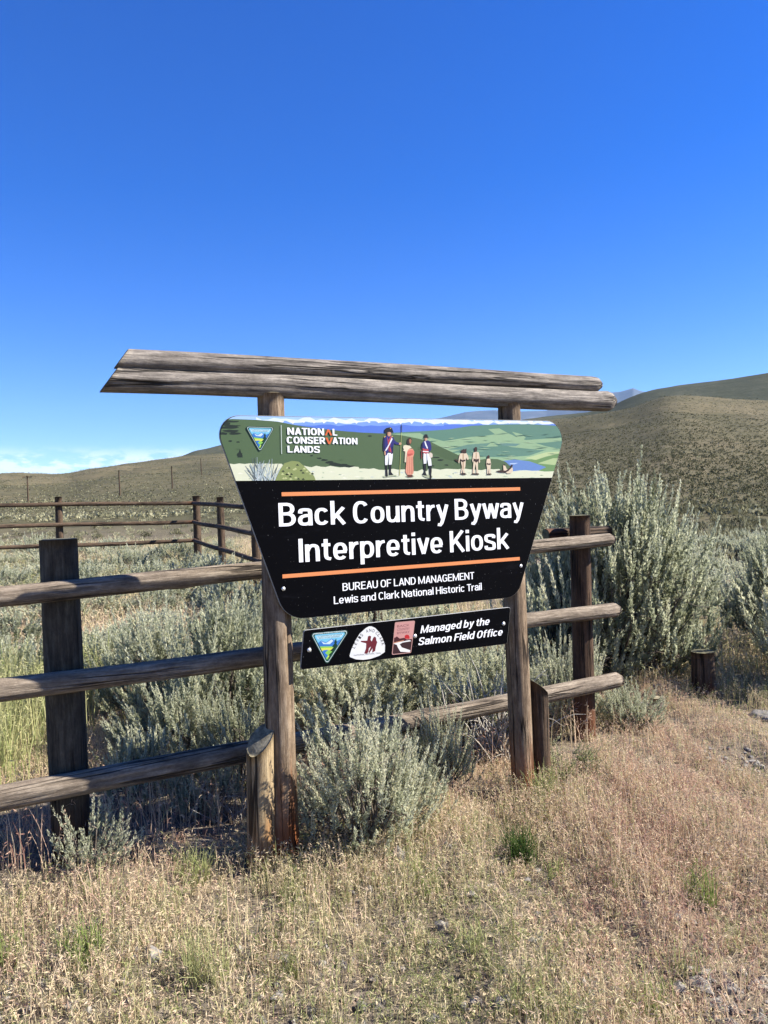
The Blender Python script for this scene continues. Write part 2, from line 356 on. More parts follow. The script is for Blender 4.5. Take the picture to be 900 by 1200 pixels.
def rounded(poly, rads, n=9):
    out = []; m_ = len(poly)
    for k in range(m_):
        p, a, c = Vector(poly[k]), Vector(poly[k-1]), Vector(poly[(k+1) % m_]); r = rads[k]
        d1 = (a-p).normalized(); d2 = (c-p).normalized(); ang = d1.angle(d2); tl = r/math.tan(ang/2)
        q1 = p+d1*tl; q2 = p+d2*tl; cen = p + (d1+d2).normalized()*(r/math.sin(ang/2))
        a1 = math.atan2(*(q1-cen).yx); a2 = math.atan2(*(q2-cen).yx); da = (a2-a1+math.pi) % (2*math.pi)-math.pi
        out += [(cen.x+r*math.cos(a1+da*s/n), cen.y+r*math.sin(a1+da*s/n)) for s in range(n+1)]
    return out
def isect(p1, p2, p3, p4):
    d1 = Vector(p2)-Vector(p1); d2 = Vector(p4)-Vector(p3); e = Vector(p3)-Vector(p1)
    t = (e.x*d2.y-e.y*d2.x)/(d1.x*d2.y-d1.y*d2.x); return tuple(Vector(p1)+d1*t)
fu = lambda p: FACE.uv(*p)
Lf = [fu((264, 532)), fu((317, 677))]; Tp = [fu((275, 486.5)), fu((630, 492.8))]; Rt = [fu((653, 540)), fu((618, 660))]; Bt = [fu((352, 725)), fu((582, 702))]
corners = [isect(*Lf, *Tp), isect(*Lf, *Bt), isect(*Rt, *Bt), isect(*Rt, *Tp)]
OUT = rounded(corners, [0.085, 0.12, 0.10, 0.095])
def clip(poly, win):
    """Sutherland-Hodgman, win convex"""
    area = sum(win[k-1][0]*win[k][1]-win[k][0]*win[k-1][1] for k in range(len(win)))
    s = 1 if area > 0 else -1; outp = list(poly)
    for k in range(len(win)):
        a, c = win[k-1], win[k]; inp, outp = outp, []
        if abs(a[0]-c[0])+abs(a[1]-c[1]) < 1e-7: outp = inp; continue
        ins = lambda p: s*((c[0]-a[0])*(p[1]-a[1])-(c[1]-a[1])*(p[0]-a[0])) >= -1e-9
        for m_ in range(len(inp)):
            p, q = inp[m_-1], inp[m_]
            if ins(q):
                if not ins(p): outp.append(isect(a, c, p, q))
                outp.append(q)
            elif ins(p): outp.append(isect(a, c, p, q))
        if not outp: return []
    return outp
class Art:
    """flat painted layers on a sign face; every layer lies a hair in front of the one below"""
    def __init__(s, base=0.0006, step=0.000012): s.f = []; s.z = base; s.step = step; s.mats = []
    def add(s, uv, m_, adv=True):
        if len(uv) < 3: return
        if adv: s.z += s.step
        if m_ not in s.mats: s.mats.append(m_)
        s.f.append((uv, s.mats.index(m_), s.z))
    def raw(s, verts2, faces, m_):
        s.z += s.step
        if m_ not in s.mats: s.mats.append(m_)
        for fc in faces: s.f.append(([verts2[k] for k in fc], s.mats.index(m_), s.z))
    def build(s, name, parent, plane=None):
        plane = plane or FACE; bm = bmesh.new()
        for uv, mi, z in s.f:
            vs = [bm.verts.new(plane.pt(a, c, z) - sign.location) for a, c in uv]
            try: fc = bm.faces.new(vs)
            except ValueError: continue
            fc.material_index = mi; fc.normal_update()
            if fc.normal.dot(plane.n) < 0: fc.normal_flip()
        bmesh.ops.triangulate(bm, faces=[q for q in bm.faces if len(q.verts) > 4])
        me = bpy.data.meshes.new(name); bm.to_mesh(me); bm.free()
        return link(name, me, s.mats, parent)
_paint = {}
def paint(r, g, b_, gain=0.72, rough=0.45):
    k = (r, g, b_)
    if k not in _paint:
        m_, nt, bs = mat('sign_paint', rough, 0.3); c = lin(r, g, b_); co = objco(nt, False)
        n1 = noise(nt, co, 40, 4, 0.7); bs.inputs['Roughness'].default_value = rough
        nt.links.new(mixc(nt, maprange(nt, n1, 0.35, 0.7, 0, 0.18), tuple(x*gain for x in c[:3]), tuple(x*gain*0.82 for x in c[:3])), bs.inputs['Base Color']); _paint[k] = m_
    return _paint[k]
m, nt, b = mat('black_sign_panel', 0.55, 0.03); co = objco(nt, False)
sc1 = noise(nt, co, 1.0, 5, 0.7, (6, 6, 26)); sc2 = noise(nt, co, 160, 2, 0.5)
cc = mixc(nt, maprange(nt, sc1, 0.56, 0.75, 0, 0.5), (.0018, .0018, .0026), (.0075, .0075, .010))
cc = mixc(nt, maprange(nt, sc2, 0.745, 0.77, 0, 0.8), cc, (.25, .25, .25))
nt.links.new(cc, b.inputs['Base Color']); M_black = m
m, nt, b = mat('panel_edge', 0.5, 0.4); b.inputs['Base Color'].default_value = (.28, .28, .26, 1); M_edge = m

def slab(name, outline, thick, parent):
    bm = bmesh.new(); n = len(outline)
    fr = [bm.verts.new(FACE.pt(a, c, 0) - sign.location) for a, c in outline]; bk = [bm.verts.new(FACE.pt(a, c, -thick) - sign.location) for a, c in outline]
    f1 = bm.faces.new(fr); f2 = bm.faces.new(bk[::-1]); sides = [bm.faces.new((fr[k], bk[k], bk[(k+1) % n], fr[(k+1) % n])) for k in range(n)]
    bmesh.ops.recalc_face_normals(bm, faces=bm.faces[:])
    for s_ in sides: s_.material_index = 1
    bmesh.ops.bevel(bm, geom=[e for e in f1.edges], offset=0.0012, segments=1, affect='EDGES', material=1)
    me = bpy.data.meshes.new(name); bm.to_mesh(me); bm.free(); return link(name, me, [M_black, M_edge], parent)
panel = slab('main_panel', OUT, 0.012, sign)
def bolt(px, py, parent, r=0.0085):
    bm = bmesh.new(); bmesh.ops.create_uvsphere(bm, u_segments=14, v_segments=8, radius=r)
    for v in bm.verts: v.co.z *= 0.55
    bmesh.ops.create_cone(bm, cap_ends=True, segments=18, radius1=r*1.45, radius2=r*1.45, depth=0.0015, matrix=Matrix.Translation((0, 0, 0.0008)))
    me = bpy.data.meshes.new('bolt'); bm.to_mesh(me); bm.free(); o = link('bolt', me, [M_bolt], parent)
    u, wv = FACE.uv(px, py); o.rotation_euler = FACE.n.to_track_quat('Z', 'Y').to_euler(); o.location = FACE.pt(u, wv, 0.0005) - sign.location
    for p_ in me.polygons: p_.use_smooth = True
for q in ((332, 690), (610.3, 663.3)): bolt(*q, panel, 0.006)

# text
def text_poly(body, off=0.0, shear=0.0, spacing=1.0):
    cu = bpy.data.curves.new('tmp', 'FONT'); cu.body = body; cu.offset = off; cu.shear = shear; cu.space_character = spacing; cu.fill_mode = 'FRONT'; cu.resolution_u = 4
    o = bpy.data.objects.new('tmp', cu); COL.objects.link(o); bpy.context.view_layer.update()
    me = bpy.data.meshes.new_from_object(o.evaluated_get(bpy.context.evaluated_depsgraph_get()))
    v = [(p.co.x, p.co.y) for p in me.vertices]; f = [tuple(p.vertices) for p in me.polygons]
    bpy.data.objects.remove(o); bpy.data.curves.remove(cu); bpy.data.meshes.remove(me); return v, f
_H = text_poly('H'); CAP = max(p[1] for p in _H[0])
def glyph_strokes(ch, sw):
    """condensed grotesque capitals and small letters as centre-line strokes; cap height 1"""
    h = sw/2; v = h*0.76; X = 0.745
    def E(cx, cy, rx, ry, a0, a1, n=2.5, k=22):
        o = []
        for t in np.radians(np.linspace(a0, a1, k)):
            c, q = math.cos(t), math.sin(t); o.append((cx+rx*math.copysign(abs(c)**(2/n), c), cy+ry*math.copysign(abs(q)**(2/n), q)))
        return o
    def cat(p, k=6):
        p = [tuple(2*np.array(p[0])-np.array(p[1]))]+list(p)+[tuple(2*np.array(p[-1])-np.array(p[-2]))]; o = []
        for a, b_, c, d in zip(p, p[1:], p[2:], p[3:]):
            a, b_, c, d = map(np.array, (a, b_, c, d))
            for t in np.linspace(0, 1, k, endpoint=False): o.append(tuple(.5*(2*b_+(c-a)*t+(2*a-5*b_+4*c-d)*t*t+(3*b_-a-3*c+d)*t**3)))
        return o+[p[-2]]
    st = lambda x, y0=0.0, y1=1.0: [(x, y0), (x, y1)]
    def bowl(x, xr, y0, y1): xm = x+(xr-x)*.45; return [(x, y1)]+E(xm, (y0+y1)/2, xr-xm, (y1-y0)/2, 90, -90, 2.2, 16)+[(x, y0)]
    S_ = [(.575-h, .75), (.50, .90), (.30, 1-v), (.11, .90), (h, .735), (.12, .60), (.30, .51), (.49, .41), (.60-h, .26), (.49, .09), (.30, v), (.10, .10), (h-.005, .27)]
    arch = lambda x0, x1: cat([(x0, .44), (x0+.10, .63), ((x0+x1)/2+.03, X-v), (x1-.04, .63), (x1, .46)])+[(x1, 0)]
    up = {
     'A': (.68, [[(h*.9, 0), (.34, 1)], [(.68-h*.9, 0), (.34, 1)], [(.15, .27), (.53, .27)]]), 'B': (.64, [st(h), bowl(h, .60-h, .53, 1-v), bowl(h, .64-h, v, .53)]),
     'C': (.65, [E(.33, .5, .33-h, .5-v, 38, 322)]), 'D': (.65, [st(h), bowl(h, .65-h, v, 1-v)]), 'E': (.56, [st(h), [(h, 1-v), (.55, 1-v)], [(h, .52), (.51, .52)], [(h, v), (.56, v)]]),
     'F': (.55, [st(h), [(h, 1-v), (.55, 1-v)], [(h, .50), (.50, .50)]]), 'G': (.67, [E(.33, .5, .33-h, .5-v, 38, 318)+[(.67-h, .16), (.67-h, .49), (.36, .49)]]), 'H': (.68, [st(h), st(.68-h), [(h, .52), (.68-h, .52)]]),
     'I': (sw, [st(h)]), 'K': (.68, [st(h), [(h, .34), (.61, 1.0)], [(.26, .56), (.64, 0)]]), 'L': (.54, [st(h), [(h, v), (.54, v)]]), 'M': (.86, [st(h), st(.86-h), [(h, 1), (.43, .08), (.86-h, 1)]]),
     'N': (.69, [st(h), st(.69-h), [(h, .98), (.69-h, .02)]]), 'O': (.68, [E(.34, .5, .34-h, .5-v, 0, 360, 2.5, 40)]), 'R': (.65, [st(h), bowl(h, .62-h, .46, 1-v), [(.32, .46), (.60, 0)]]),
     'S': (.60, [cat(S_)]), 'T': (.60, [st(.30), [(0, 1-v), (.60, 1-v)]]), 'U': (.66, [[(h, 1), (h, .36)]+E(.33, .36, .33-h, .36-v, 180, 360, 2.3)+[(.66-h, 1)]]), 'V': (.66, [[(h*.9, 1), (.33, 0.02)], [(.66-h*.9, 1), (.33, .02)]]),
     'a': (.56, [cat([(h+.01, .53), (.12, .66), (.29, X-v), (.45, .65), (.56-h, .50)])+[(.56-h, 0)], cat([(.56-h, .43), (.29, .425), (.13, .36), (h, .22), (.13, .095), (.27, v), (.42, .10), (.56-h, .20)])]),
     'b': (.58, [st(h, 0, 1.04), E(.29, X/2, .29-h, X/2-v, 0, 360, 2.4, 36)]), 'c': (.55, [E(.285, X/2, .285-h, X/2-v, 36, 324)]), 'd': (.58, [st(.58-h, 0, 1.04), E(.29, X/2, .29-h, X/2-v, 0, 360, 2.4, 36)]),
     'e': (.57, [E(.285, X/2, .285-h, X/2-v, 0, 318, 2.5, 32), [(h, X/2-.03), (.57-h*.3, X/2-.03)]]), 'f': (.40, [cat([(.40, 1.05-h), (.28, 1.04-h), (.175, .88), (.175, .7)])+[(.175, 0)], [(0, X-v), (.38, X-v)]]),
     'g': (.58, [E(.29, X/2, .29-h, X/2-v, 0, 360, 2.4, 36), [(.58-h, X)]+cat([(.58-h, 0), (.50, -.15), (.29, -.28+h), (.09, -.16)])]), 'h': (.57, [st(h, 0, 1.04), arch(h, .57-h)]),
     'i': (sw, [st(h, 0, X), st(h, .865, .865+sw*.95)]), 'k': (.57, [st(h, 0, 1.04), [(h, .24), (.52, X)], [(.23, .43), (.54, 0)]]), 'l': (sw, [st(h, 0, 1.04)]), 'm': (.89, [st(h, 0, X), arch(h, .445), arch(.445, .89-h)]),
     'n': (.57, [st(h, 0, X), arch(h, .57-h)]), 'o': (.58, [E(.29, X/2, .29-h, X/2-v, 0, 360, 2.4, 40)]), 'p': (.58, [st(h, -.27, X), E(.29, X/2, .29-h, X/2-v, 0, 360, 2.4, 36)]),
     'r': (.37, [st(h, 0, X), cat([(h, .42), (.17, .60), (.27, X-v-.01), (.38, X-v+.005)])]), 's': (.54, [cat([(x*.9, y*X) for x, y in S_])]), 't': (.37, [cat([(.165, .93), (.165, .5), (.165, .24), (.21, .11), (.36, v)]), [(0, X-v), (.35, X-v)]]),
     'u': (.57, [st(.57-h, 0, X), [(.57-x, X-y) for x, y in arch(h, .57-h)]]), 'v': (.55, [[(h*.9, X), (.275, .02)], [(.55-h*.9, X), (.275, .02)]]), 'w': (.82, [[(h*.8, X), (.235, .01)], [(.235, .01), (.41, X-.02)], [(.41, X-.02), (.585, .01)], [(.585, .01), (.82-h*.8, X)]]),
     'y': (.56, [[(h*.9, X), (.29, .04)], [(.56-h*.9, X), (.30, .08), (.23, -.12)]+[(.16, -.235+h*.3), (.05, -.27+h)]]),
    }
    return up[ch]
def stroke_quads(p, h):
    p = [Vector(q) for q in p]; q2 = [p[0]]
    for a in p[1:]:
        if (a-q2[-1]).length > 1e-4: q2.append(a)
    p = q2; n = len(p); closed = (p[0]-p[-1]).length < 1e-3; L = []
    for k in range(n):
        a = (p[k]-p[k-1]).normalized() if k else ((p[0]-p[-2]).normalized() if closed else None); b_ = (p[k+1]-p[k]).normalized() if k < n-1 else ((p[1]-p[0]).normalized() if closed else None)
        a = a or b_; b_ = b_ or a; na, nb = Vector((-a.y, a.x)), Vector((-b_.y, b_.x)); m_ = (na+nb)
        m_ = m_.normalized() if m_.length > 1e-3 else na; L.append((p[k], m_*h/max(.45, m_.dot(na))))
    V = []; Fc = []
    for c, o in L: o = Vector((o.x, o.y*0.78)); V += [tuple(c+o), tuple(c-o)]
    for k in range(n-1): Fc.append((2*k, 2*k+1, 2*k+3, 2*k+2))
    return V, Fc
def stroke_text(art, body, bl, br, capx, color, sw=0.19, shear=0.0, gap=0.085, word=0.25):
    x = 0.0; items = []
    for ch in body:
        if ch == ' ': x += word; continue
        w_, sts = glyph_strokes(ch, sw); g_ = gap*(0.55 if ch in 'AVTvwy' else 1)
        for q, p in enumerate(sts): items.append((x, q, stroke_quads(p, sw/2)))
        x += w_+g_
    tot = x-gap; (ua, wa), (ub, wb) = bl, br
    z0 = art.z + art.step
    if color not in art.mats: art.mats.append(color)
    mi = art.mats.index(color)
    for xo, q, (V, Fc) in items:
        uv = [(ua+(ub-ua)*(xo+a+shear*c)/tot, wa+(wb-wa)*(xo+a)/tot+c*capx) for a, c in V]
        for f in Fc: art.f.append(([uv[k] for k in f], mi, z0+q*0.000012))
    art.z = z0+0.00006
def text_fit(art, body, bl, br, capx, color, off=0.022, shear=0.0, spacing=1.0, plane=None):
    """bl, br: ends of the baseline, capx: cap height in metres"""
    v, f = text_poly(body, off, shear); x0 = min(p[0] for p in v); x1 = max(p[0] for p in v)
    (ua, wa), (ub, wb) = bl, br; out_ = []
    for x, y in v:
        t = (x-x0)/(x1-x0); out_.append((ua+(ub-ua)*t, wa+(wb-wa)*t + y/CAP*capx))
    art.raw(out_, f, color)
WHITE = paint(250, 250, 250, 0.85); ORANGE = paint(240, 150, 92)
def cap_at(pt_, pb_): return fu(pt_)[1]-fu(pb_)[1]
lines = [('Back Country Byway', (327, 617), (613, 606.2), cap_at((327, 589.5), (327, 617)), 0.162, 0, 1.0),
         ('Interpretive Kiosk', (350.5, 659), (596, 642.8), cap_at((351, 631.5), (351, 659)), 0.162, 0, 1.0),
         ('BUREAU OF LAND MANAGEMENT', (401.5, 692.5), (555.5, 678.5), cap_at((401.5, 683.3), (401.5, 692.3)), 0.14, 0, 1.0),
         ('Lewis and Clark National Historic Trail', (391.3, 708), (564.5, 691.3), cap_at((391.3, 699), (391.3, 708)), 0.14, 0, 1.0)]
for body, bl, br, ch, off, sh, sp in lines:
    A_ = Art(); a, c = fu(bl), fu(br); wv = (a[1]+c[1])/2
    stroke_text(A_, body, a, c, ch, WHITE, off, sh); A_.build('lettering', panel)
def strip(p1, p2, wpx, color, name):
    A_ = Art(); (u1, w1), (u2, w2) = fu(p1), fu(p2); h = abs(fu((p1[0], p1[1]-wpx/2))[1]-fu((p1[0], p1[1]+wpx/2))[1])/2
    A_.add([(u1, w1-h), (u2, w2-h), (u2, w2+h), (u1, w1+h)], color); A_.build(name, panel)
strip((330, 579.2), (609.5, 572.9), 4.6, ORANGE, 'orange_stripe'); strip((331, 675.5), (609, 654.6), 4.6, ORANGE, 'orange_stripe')

# painted landscape
ART = Art()
bl_, br_ = fu((270, 563.6)), fu((650, 559.8))
# inset window: the panel outline above the black field
cen = (sum(p[0] for p in OUT)/len(OUT), sum(p[1] for p in OUT)/len(OUT))
INS = [(cen[0]+(p[0]-cen[0])*0.996, cen[1]+(p[1]-cen[1])*0.994) for p in OUT]
slope = (br_[1]-bl_[1])/(br_[0]-bl_[0])
WIN = clip(INS, [(bl_[0]-1, bl_[1]-slope), (br_[0]+1, br_[1]+slope), (br_[0]+1, br_[1]+1), (bl_[0]-1, bl_[1]+1)])
def P(pts, color, adv=True): ART.add(clip([fu(p) for p in pts], WIN), color, adv)
def jag(x0, x1, y, amp, n, seed, slope_=0.0):
    g = random.Random(seed); return [(x0+(x1-x0)*k/n, y+slope_*(x1-x0)*k/n + g.uniform(-amp, amp)) for k in range(n+1)]
P([(240, 470), (670, 470), (670, 575), (240, 575)], paint(168, 203, 246))
P(jag(300, 665, 490.5, 2.2, 52, 1, 0.008) + [(665, 510), (300, 506)], paint(226, 238, 250))
P(jag(318, 665, 494.5, 1.8, 60, 2, 0.006) + [(665, 512), (318, 506)], paint(128, 164, 226))
for k in range(26):
    x = 325+k*12.7; g = random.Random(k); P([(x, 492+g.uniform(-1, 1)), (x+3+g.uniform(0, 3), 496.5+g.uniform(-1, 1)), (x+8, 494+g.uniform(-1, 1)), (x+4, 493)], paint(238, 245, 250), k == 0)
P(jag(330, 520, 498.5, 1.1, 20, 3) + jag(520, 665, 498, 1.0, 14, 4)+[(665, 520), (330, 515)], paint(88, 124, 214))
P([(420, 510), (462, 507), (500, 505), (527, 503), (552, 499), (580, 497.5), (620, 497), (662, 499.5), (662, 566), (420, 566)], paint(96, 136, 116))
P([(430, 511), (470, 508), (492, 507.5), (500, 512), (512, 515), (520, 517), (552, 512), (566, 511), (580, 509), (572, 503), (585, 502), (594, 507), (605, 512), (620, 517), (640, 523), (656, 526), (656, 531), (630, 527), (600, 524), (585, 520), (577, 518), (584, 523), (560, 524), (540, 527), (520, 533), (440, 540)], paint(150, 180, 138))
P([(600, 506), (612, 509), (616, 513), (612, 516), (640, 514), (658, 513), (658, 517), (635, 519), (610, 519), (607, 513)], paint(150, 180, 138))
P([(525, 527), (548, 521), (575, 519), (570, 523), (545, 527)], paint(104, 142, 124))
P([(585, 519), (610, 520), (604, 523), (588, 522)], paint(104, 142, 132))
P([(520, 532), (560, 528), (600, 530), (640, 526), (656, 528), (656, 570), (520, 570)], paint(152, 184, 142))
P([(535, 530), (580, 528), (610, 528), (640, 527), (620, 534), (590, 536), (555, 535)], paint(100, 140, 120))
P([(592, 541), (625, 538), (655, 530), (655, 560), (620, 556)], paint(112, 148, 92))
P([(615, 537), (640, 530), (657, 529), (657, 531), (640, 535), (628, 539)], paint(190, 206, 150))
P([(630, 543), (648, 537), (657, 537), (650, 545)], paint(178, 198, 140))
P([(590, 540), (603, 538.5), (620, 540.5), (640, 547.5), (630, 552), (600, 553), (594, 546)], paint(106, 140, 196))
P([(597, 543), (607, 542.5), (603, 544), (598, 544)], paint(190, 210, 235))
# near dark green hill
G1 = paint(84, 106, 70)
P([(240, 494), (258, 492), (272, 491), (300, 492), (325, 494), (345, 498), (372, 502), (400, 505), (425, 507), (450, 508), (470, 510), (490, 514), (505, 518), (517, 524), (530, 530), (545, 537), (558, 539.5), (570, 537.5), (583, 538), (592, 541), (600, 548), (600, 570), (240, 570)], G1)
P([(497, 521), (517, 524.5), (530, 530.5), (548, 539), (560, 547), (545, 545), (520, 537), (505, 530)], paint(76, 98, 62))
DK = paint(34, 46, 34)
for k, (x, y, a, c) in enumerate([(262, 497, 8, 2.2), (270, 494, 12, 1.2), (266, 501, 12, 2), (270, 505, 10, 1.8), (275, 508, 7, 1.6), (262, 508, 6, 1.6), (273, 499, 8, 1.2), (270, 517, 2.5, 1), (279, 518, 2, .9), (281, 533, 3.4, 3), (365, 534, 2, .8), (374, 537, 3, 1), (380, 539, 4, 1.1), (386, 542, 5, 1.6), (393, 544, 8, 2), (402, 545.5, 9, 1.7), (410, 546.5, 6, 1.1), (433, 511, 3, .8), (511, 536, 4, .9), (516, 539, 4, 1), (500, 531, 3, .8), (523, 545, 3, .8), (535, 540, 3, .8), (507, 546, 2, .8)]):
    g = random.Random(k+50); P([(x+a*math.cos(t)*(g.uniform(.7, 1.2)), y+c*math.sin(t)*g.uniform(.6, 1.3)) for t in np.linspace(0, 6.28, 12)[:-1]], DK, True)
P([(278, 536), (281, 526), (284.5, 536)], DK)
# cream flat
P([(255, 543)] + jag(268, 330, 543.5, .6, 10, 8) + jag(332, 420, 546, 1.2, 16, 9, 0.02) + jag(421, 500, 549, 1.3, 14, 10, 0.03) + jag(502, 585, 549, 1.3, 12, 11, 0.02) + jag(587, 660, 552, 1.0, 10, 12) + [(660, 575), (255, 575)], paint(224, 226, 194))
for k in range(46):
    g = random.Random(k+200); x = g.uniform(275, 640); y = g.uniform(552, 562); a = g.uniform(2, 9); P([(x, y), (x+a*.4, y-g.uniform(.3, 1.6)), (x+a, y), (x+a*.5, y+.4)], [paint(176, 192, 160), paint(196, 206, 198), paint(240, 238, 214), paint(150, 168, 140)][k % 4], k < 4)
# grey sage brush and olive bush
for k in range(60):
    g = random.Random(k+400); x = 308+g.uniform(-12, 14); t = g.uniform(-1, 1); y0 = 563.5; x1 = x+t*14; y1 = 541+abs(t)*9+g.uniform(-6, 6); wd = .55
    P([(x-wd, y0), (x+wd, y0), (x1+.25, y1), (x1-.25, y1)], [paint(168, 184, 182), paint(92, 104, 106), paint(200, 210, 208)][k % 3], True)
P([(322, 563.5), (327, 552), (333, 543), (342, 540), (350, 541), (356, 546), (362, 552), (368, 558), (370, 563.5)], paint(140, 152, 92))
for k in range(26):
    g = random.Random(k+600); x = g.uniform(328, 364); y = g.uniform(544+abs(x-344)*.45, 562); P([(x, y), (x+2.2, y-1.6), (x+4, y+.5), (x+1.5, y+.8)], [paint(196, 202, 140), paint(60, 70, 44)][k % 2], k < 2)
# contour lines on the painted hills
for k in range(54):
    g = random.Random(k+900); x = g.uniform(455, 650); y = g.uniform(505, 538); a = g.uniform(6, 22); sl_ = g.uniform(-.16, .12); t = g.uniform(.18, .5)
    P([(x, y), (x+a*.5, y+a*.5*sl_-t), (x+a, y+a*sl_), (x+a*.5, y+a*.5*sl_+t)], [paint(84, 122, 104), paint(176, 200, 160), paint(120, 158, 128)][k % 3]) if y > 509+(x < 520)*4 and not (x < 545 and y > 512+(x-455)*.3) else None
for k in range(34):
    g = random.Random(k+1200); x = g.uniform(268, 500); y = g.uniform(497, 541); a = g.uniform(3, 12)
    P([(x, y), (x+a*.5, y+.1), (x+a, y+a*.16), (x+a*.5, y+.5)], [paint(70, 92, 60), paint(98, 120, 82)][k % 2]) if y > 512+max(0, x-450)*.12 and not (285 < x < 430 and y < 533) else None
# figures  (crop coordinates at 1/9 px)
def Q(pts, color): P([(430+x/9.0, 490+y/9.0) for x, y in pts], color)
NAVY, NAV2, SKIN, SK2, WT, WT2, BK, RED, RED2 = paint(44, 44, 116), paint(24, 24, 74), paint(206, 158, 128), paint(150, 100, 76), paint(242, 242, 240), paint(186, 192, 196), paint(24, 26, 30), paint(186, 70, 76), paint(132, 44, 54)
Q([(160, 612), (230, 604), (300, 600), (312, 608), (250, 618), (180, 628)], paint(176, 182, 150))
Q([(190, 492), (214, 492), (214, 540), (217, 585), (219, 612), (206, 620), (192, 616), (194, 560)], BK); Q([(226, 487), (256, 486), (254, 530), (252, 566), (266, 585), (280, 596), (252, 601), (230, 598), (232, 540)], BK)
Q([(191, 372), (228, 368), (226, 400), (220, 440), (214, 495), (190, 495), (188, 440)], WT); Q([(228, 368), (272, 366), (268, 420), (258, 490), (228, 492), (232, 430)], WT); Q([(222, 380), (232, 380), (226, 440), (219, 492), (213, 492), (219, 440)], WT2)
Q([(172, 212), (184, 192), (208, 182), (238, 184), (258, 182), (274, 200), (288, 232), (306, 250), (336, 262), (334, 282), (304, 278), (282, 266), (276, 300), (274, 340), (272, 372), (254, 380), (240, 352), (226, 350), (206, 392), (190, 396), (186, 362), (168, 340), (166, 270)], NAVY)
Q([(166, 270), (172, 212), (184, 200), (184, 280), (194, 350), (190, 394), (184, 362), (168, 338)], NAV2); Q([(258, 300), (276, 300), (272, 372), (256, 378)], NAV2)
Q([(210, 192), (226, 236), (246, 192), (258, 196), (250, 250), (240, 300), (252, 330), (256, 368), (242, 352), (228, 352), (222, 300), (216, 240)], RED); Q([(228, 240), (240, 240), (238, 350), (230, 350)], RED2)
Q([(258, 206), (268, 222), (240, 275), (206, 340), (192, 348), (190, 338), (226, 280)], WT)
Q([(176, 196), (192, 186), (196, 196), (180, 206)], paint(206, 170, 90)); Q([(258, 184), (272, 192), (270, 202), (256, 196)], paint(206, 170, 90))
Q([(335, 260), (352, 256), (364, 264), (358, 284), (338, 283)], SKIN); Q([(180, 346), (194, 352), (198, 376), (192, 394), (182, 386)], SKIN)
Q([(212, 150), (236, 146), (252, 152), (254, 172), (246, 188), (230, 194), (216, 186), (208, 168)], SKIN); Q([(212, 152), (224, 150), (220, 180), (226, 192), (214, 184), (207, 168)], SK2); Q([(206, 150), (214, 146), (212, 172), (204, 178)], paint(70, 50, 36))
Q([(180, 140), (186, 118), (204, 104), (226, 100), (248, 97), (262, 108), (272, 134), (278, 156), (262, 152), (240, 144), (216, 148), (196, 158), (184, 154)], BK); Q([(240, 104), (250, 102), (252, 112), (242, 114)], paint(206, 170, 90))
Q([(360, 150), (364, 150), (345, 605), (339, 605)], paint(176, 178, 104)); Q([(359, 86), (363, 58), (367, 86), (366, 152), (360, 152)], BK)
PINK, PK2 = paint(226, 156, 126), paint(190, 112, 88)
Q([(400, 612), (440, 604), (490, 606), (500, 616), (440, 626)], paint(176, 182, 150))
Q([(425, 330), (452, 322), (480, 324), (496, 352), (494, 380), (484, 410), (486, 480), (490, 560), (482, 590), (452, 600), (420, 596), (404, 566), (412, 480), (417, 400)], PINK)
for a in (428, 446, 464, 478): Q([(a, 410), (a+4, 410), (a+5+(a-450)*.12, 585), (a-1+(a-450)*.12, 585)], PK2)
Q([(420, 348), (450, 338), (480, 336), (494, 356), (490, 382), (470, 394), (446, 404), (422, 408)], paint(226, 122, 102)); Q([(424, 380), (470, 372), (486, 380), (450, 398), (426, 402)], paint(190, 90, 78))
Q([(383, 290), (404, 284), (425, 287), (450, 292), (468, 312), (446, 322), (428, 336), (418, 372), (412, 420), (410, 465), (392, 466), (396, 410), (398, 352), (380, 346), (386, 330), (378, 310)], paint(232, 220, 188)); Q([(398, 352), (406, 350), (400, 465), (393, 465)], paint(190, 176, 146))
Q([(424, 226), (438, 208), (456, 206), (468, 220), (468, 250), (458, 276), (446, 284), (430, 280), (420, 262)], paint(60, 40, 32)); Q([(446, 222), (460, 220), (466, 236), (464, 256), (454, 274), (446, 262), (442, 240)], paint(170, 112, 82)); Q([(420, 600), (446, 598), (480, 600), (480, 618), (450, 624), (424, 620)], paint(96, 52, 36))
Q([(580, 604), (640, 596), (690, 610), (680, 640), (620, 626)], paint(176, 182, 150))
Q([(592, 482), (620, 478), (620, 530), (616, 572), (624, 592), (630, 608), (606, 606), (578, 594), (592, 578), (600, 560)], BK); Q([(648, 502), (680, 500), (680, 560), (676, 600), (680, 620), (672, 642), (656, 634), (656, 600), (654, 550)], BK)
Q([(594, 372), (620, 368), (624, 420), (622, 480), (596, 482), (592, 430)], WT); Q([(626, 366), (642, 366), (662, 400), (674, 440), (680, 500), (646, 503), (638, 450), (630, 410)], WT); Q([(620, 372), (630, 372), (640, 450), (632, 440), (626, 480), (620, 480)], WT2)
Q([(578, 262), (600, 240), (622, 236), (645, 236), (664, 250), (676, 290), (676, 332), (656, 356), (640, 344), (618, 342), (600, 350), (588, 332), (568, 312)], NAVY); Q([(568, 312), (578, 264), (590, 256), (588, 300), (596, 346), (588, 334)], NAV2)
Q([(584, 318), (612, 326), (645, 326), (648, 370), (616, 376), (588, 366)], RED); Q([(586, 346), (648, 350), (648, 360), (586, 356)], WT)
Q([(602, 246), (612, 242), (626, 280), (640, 316), (632, 324), (614, 290)], WT); Q([(652, 366), (672, 364), (688, 378), (690, 408), (674, 420), (654, 406)], paint(224, 208, 188)); Q([(568, 340), (580, 338), (580, 380), (578, 434), (570, 424)], RED2)
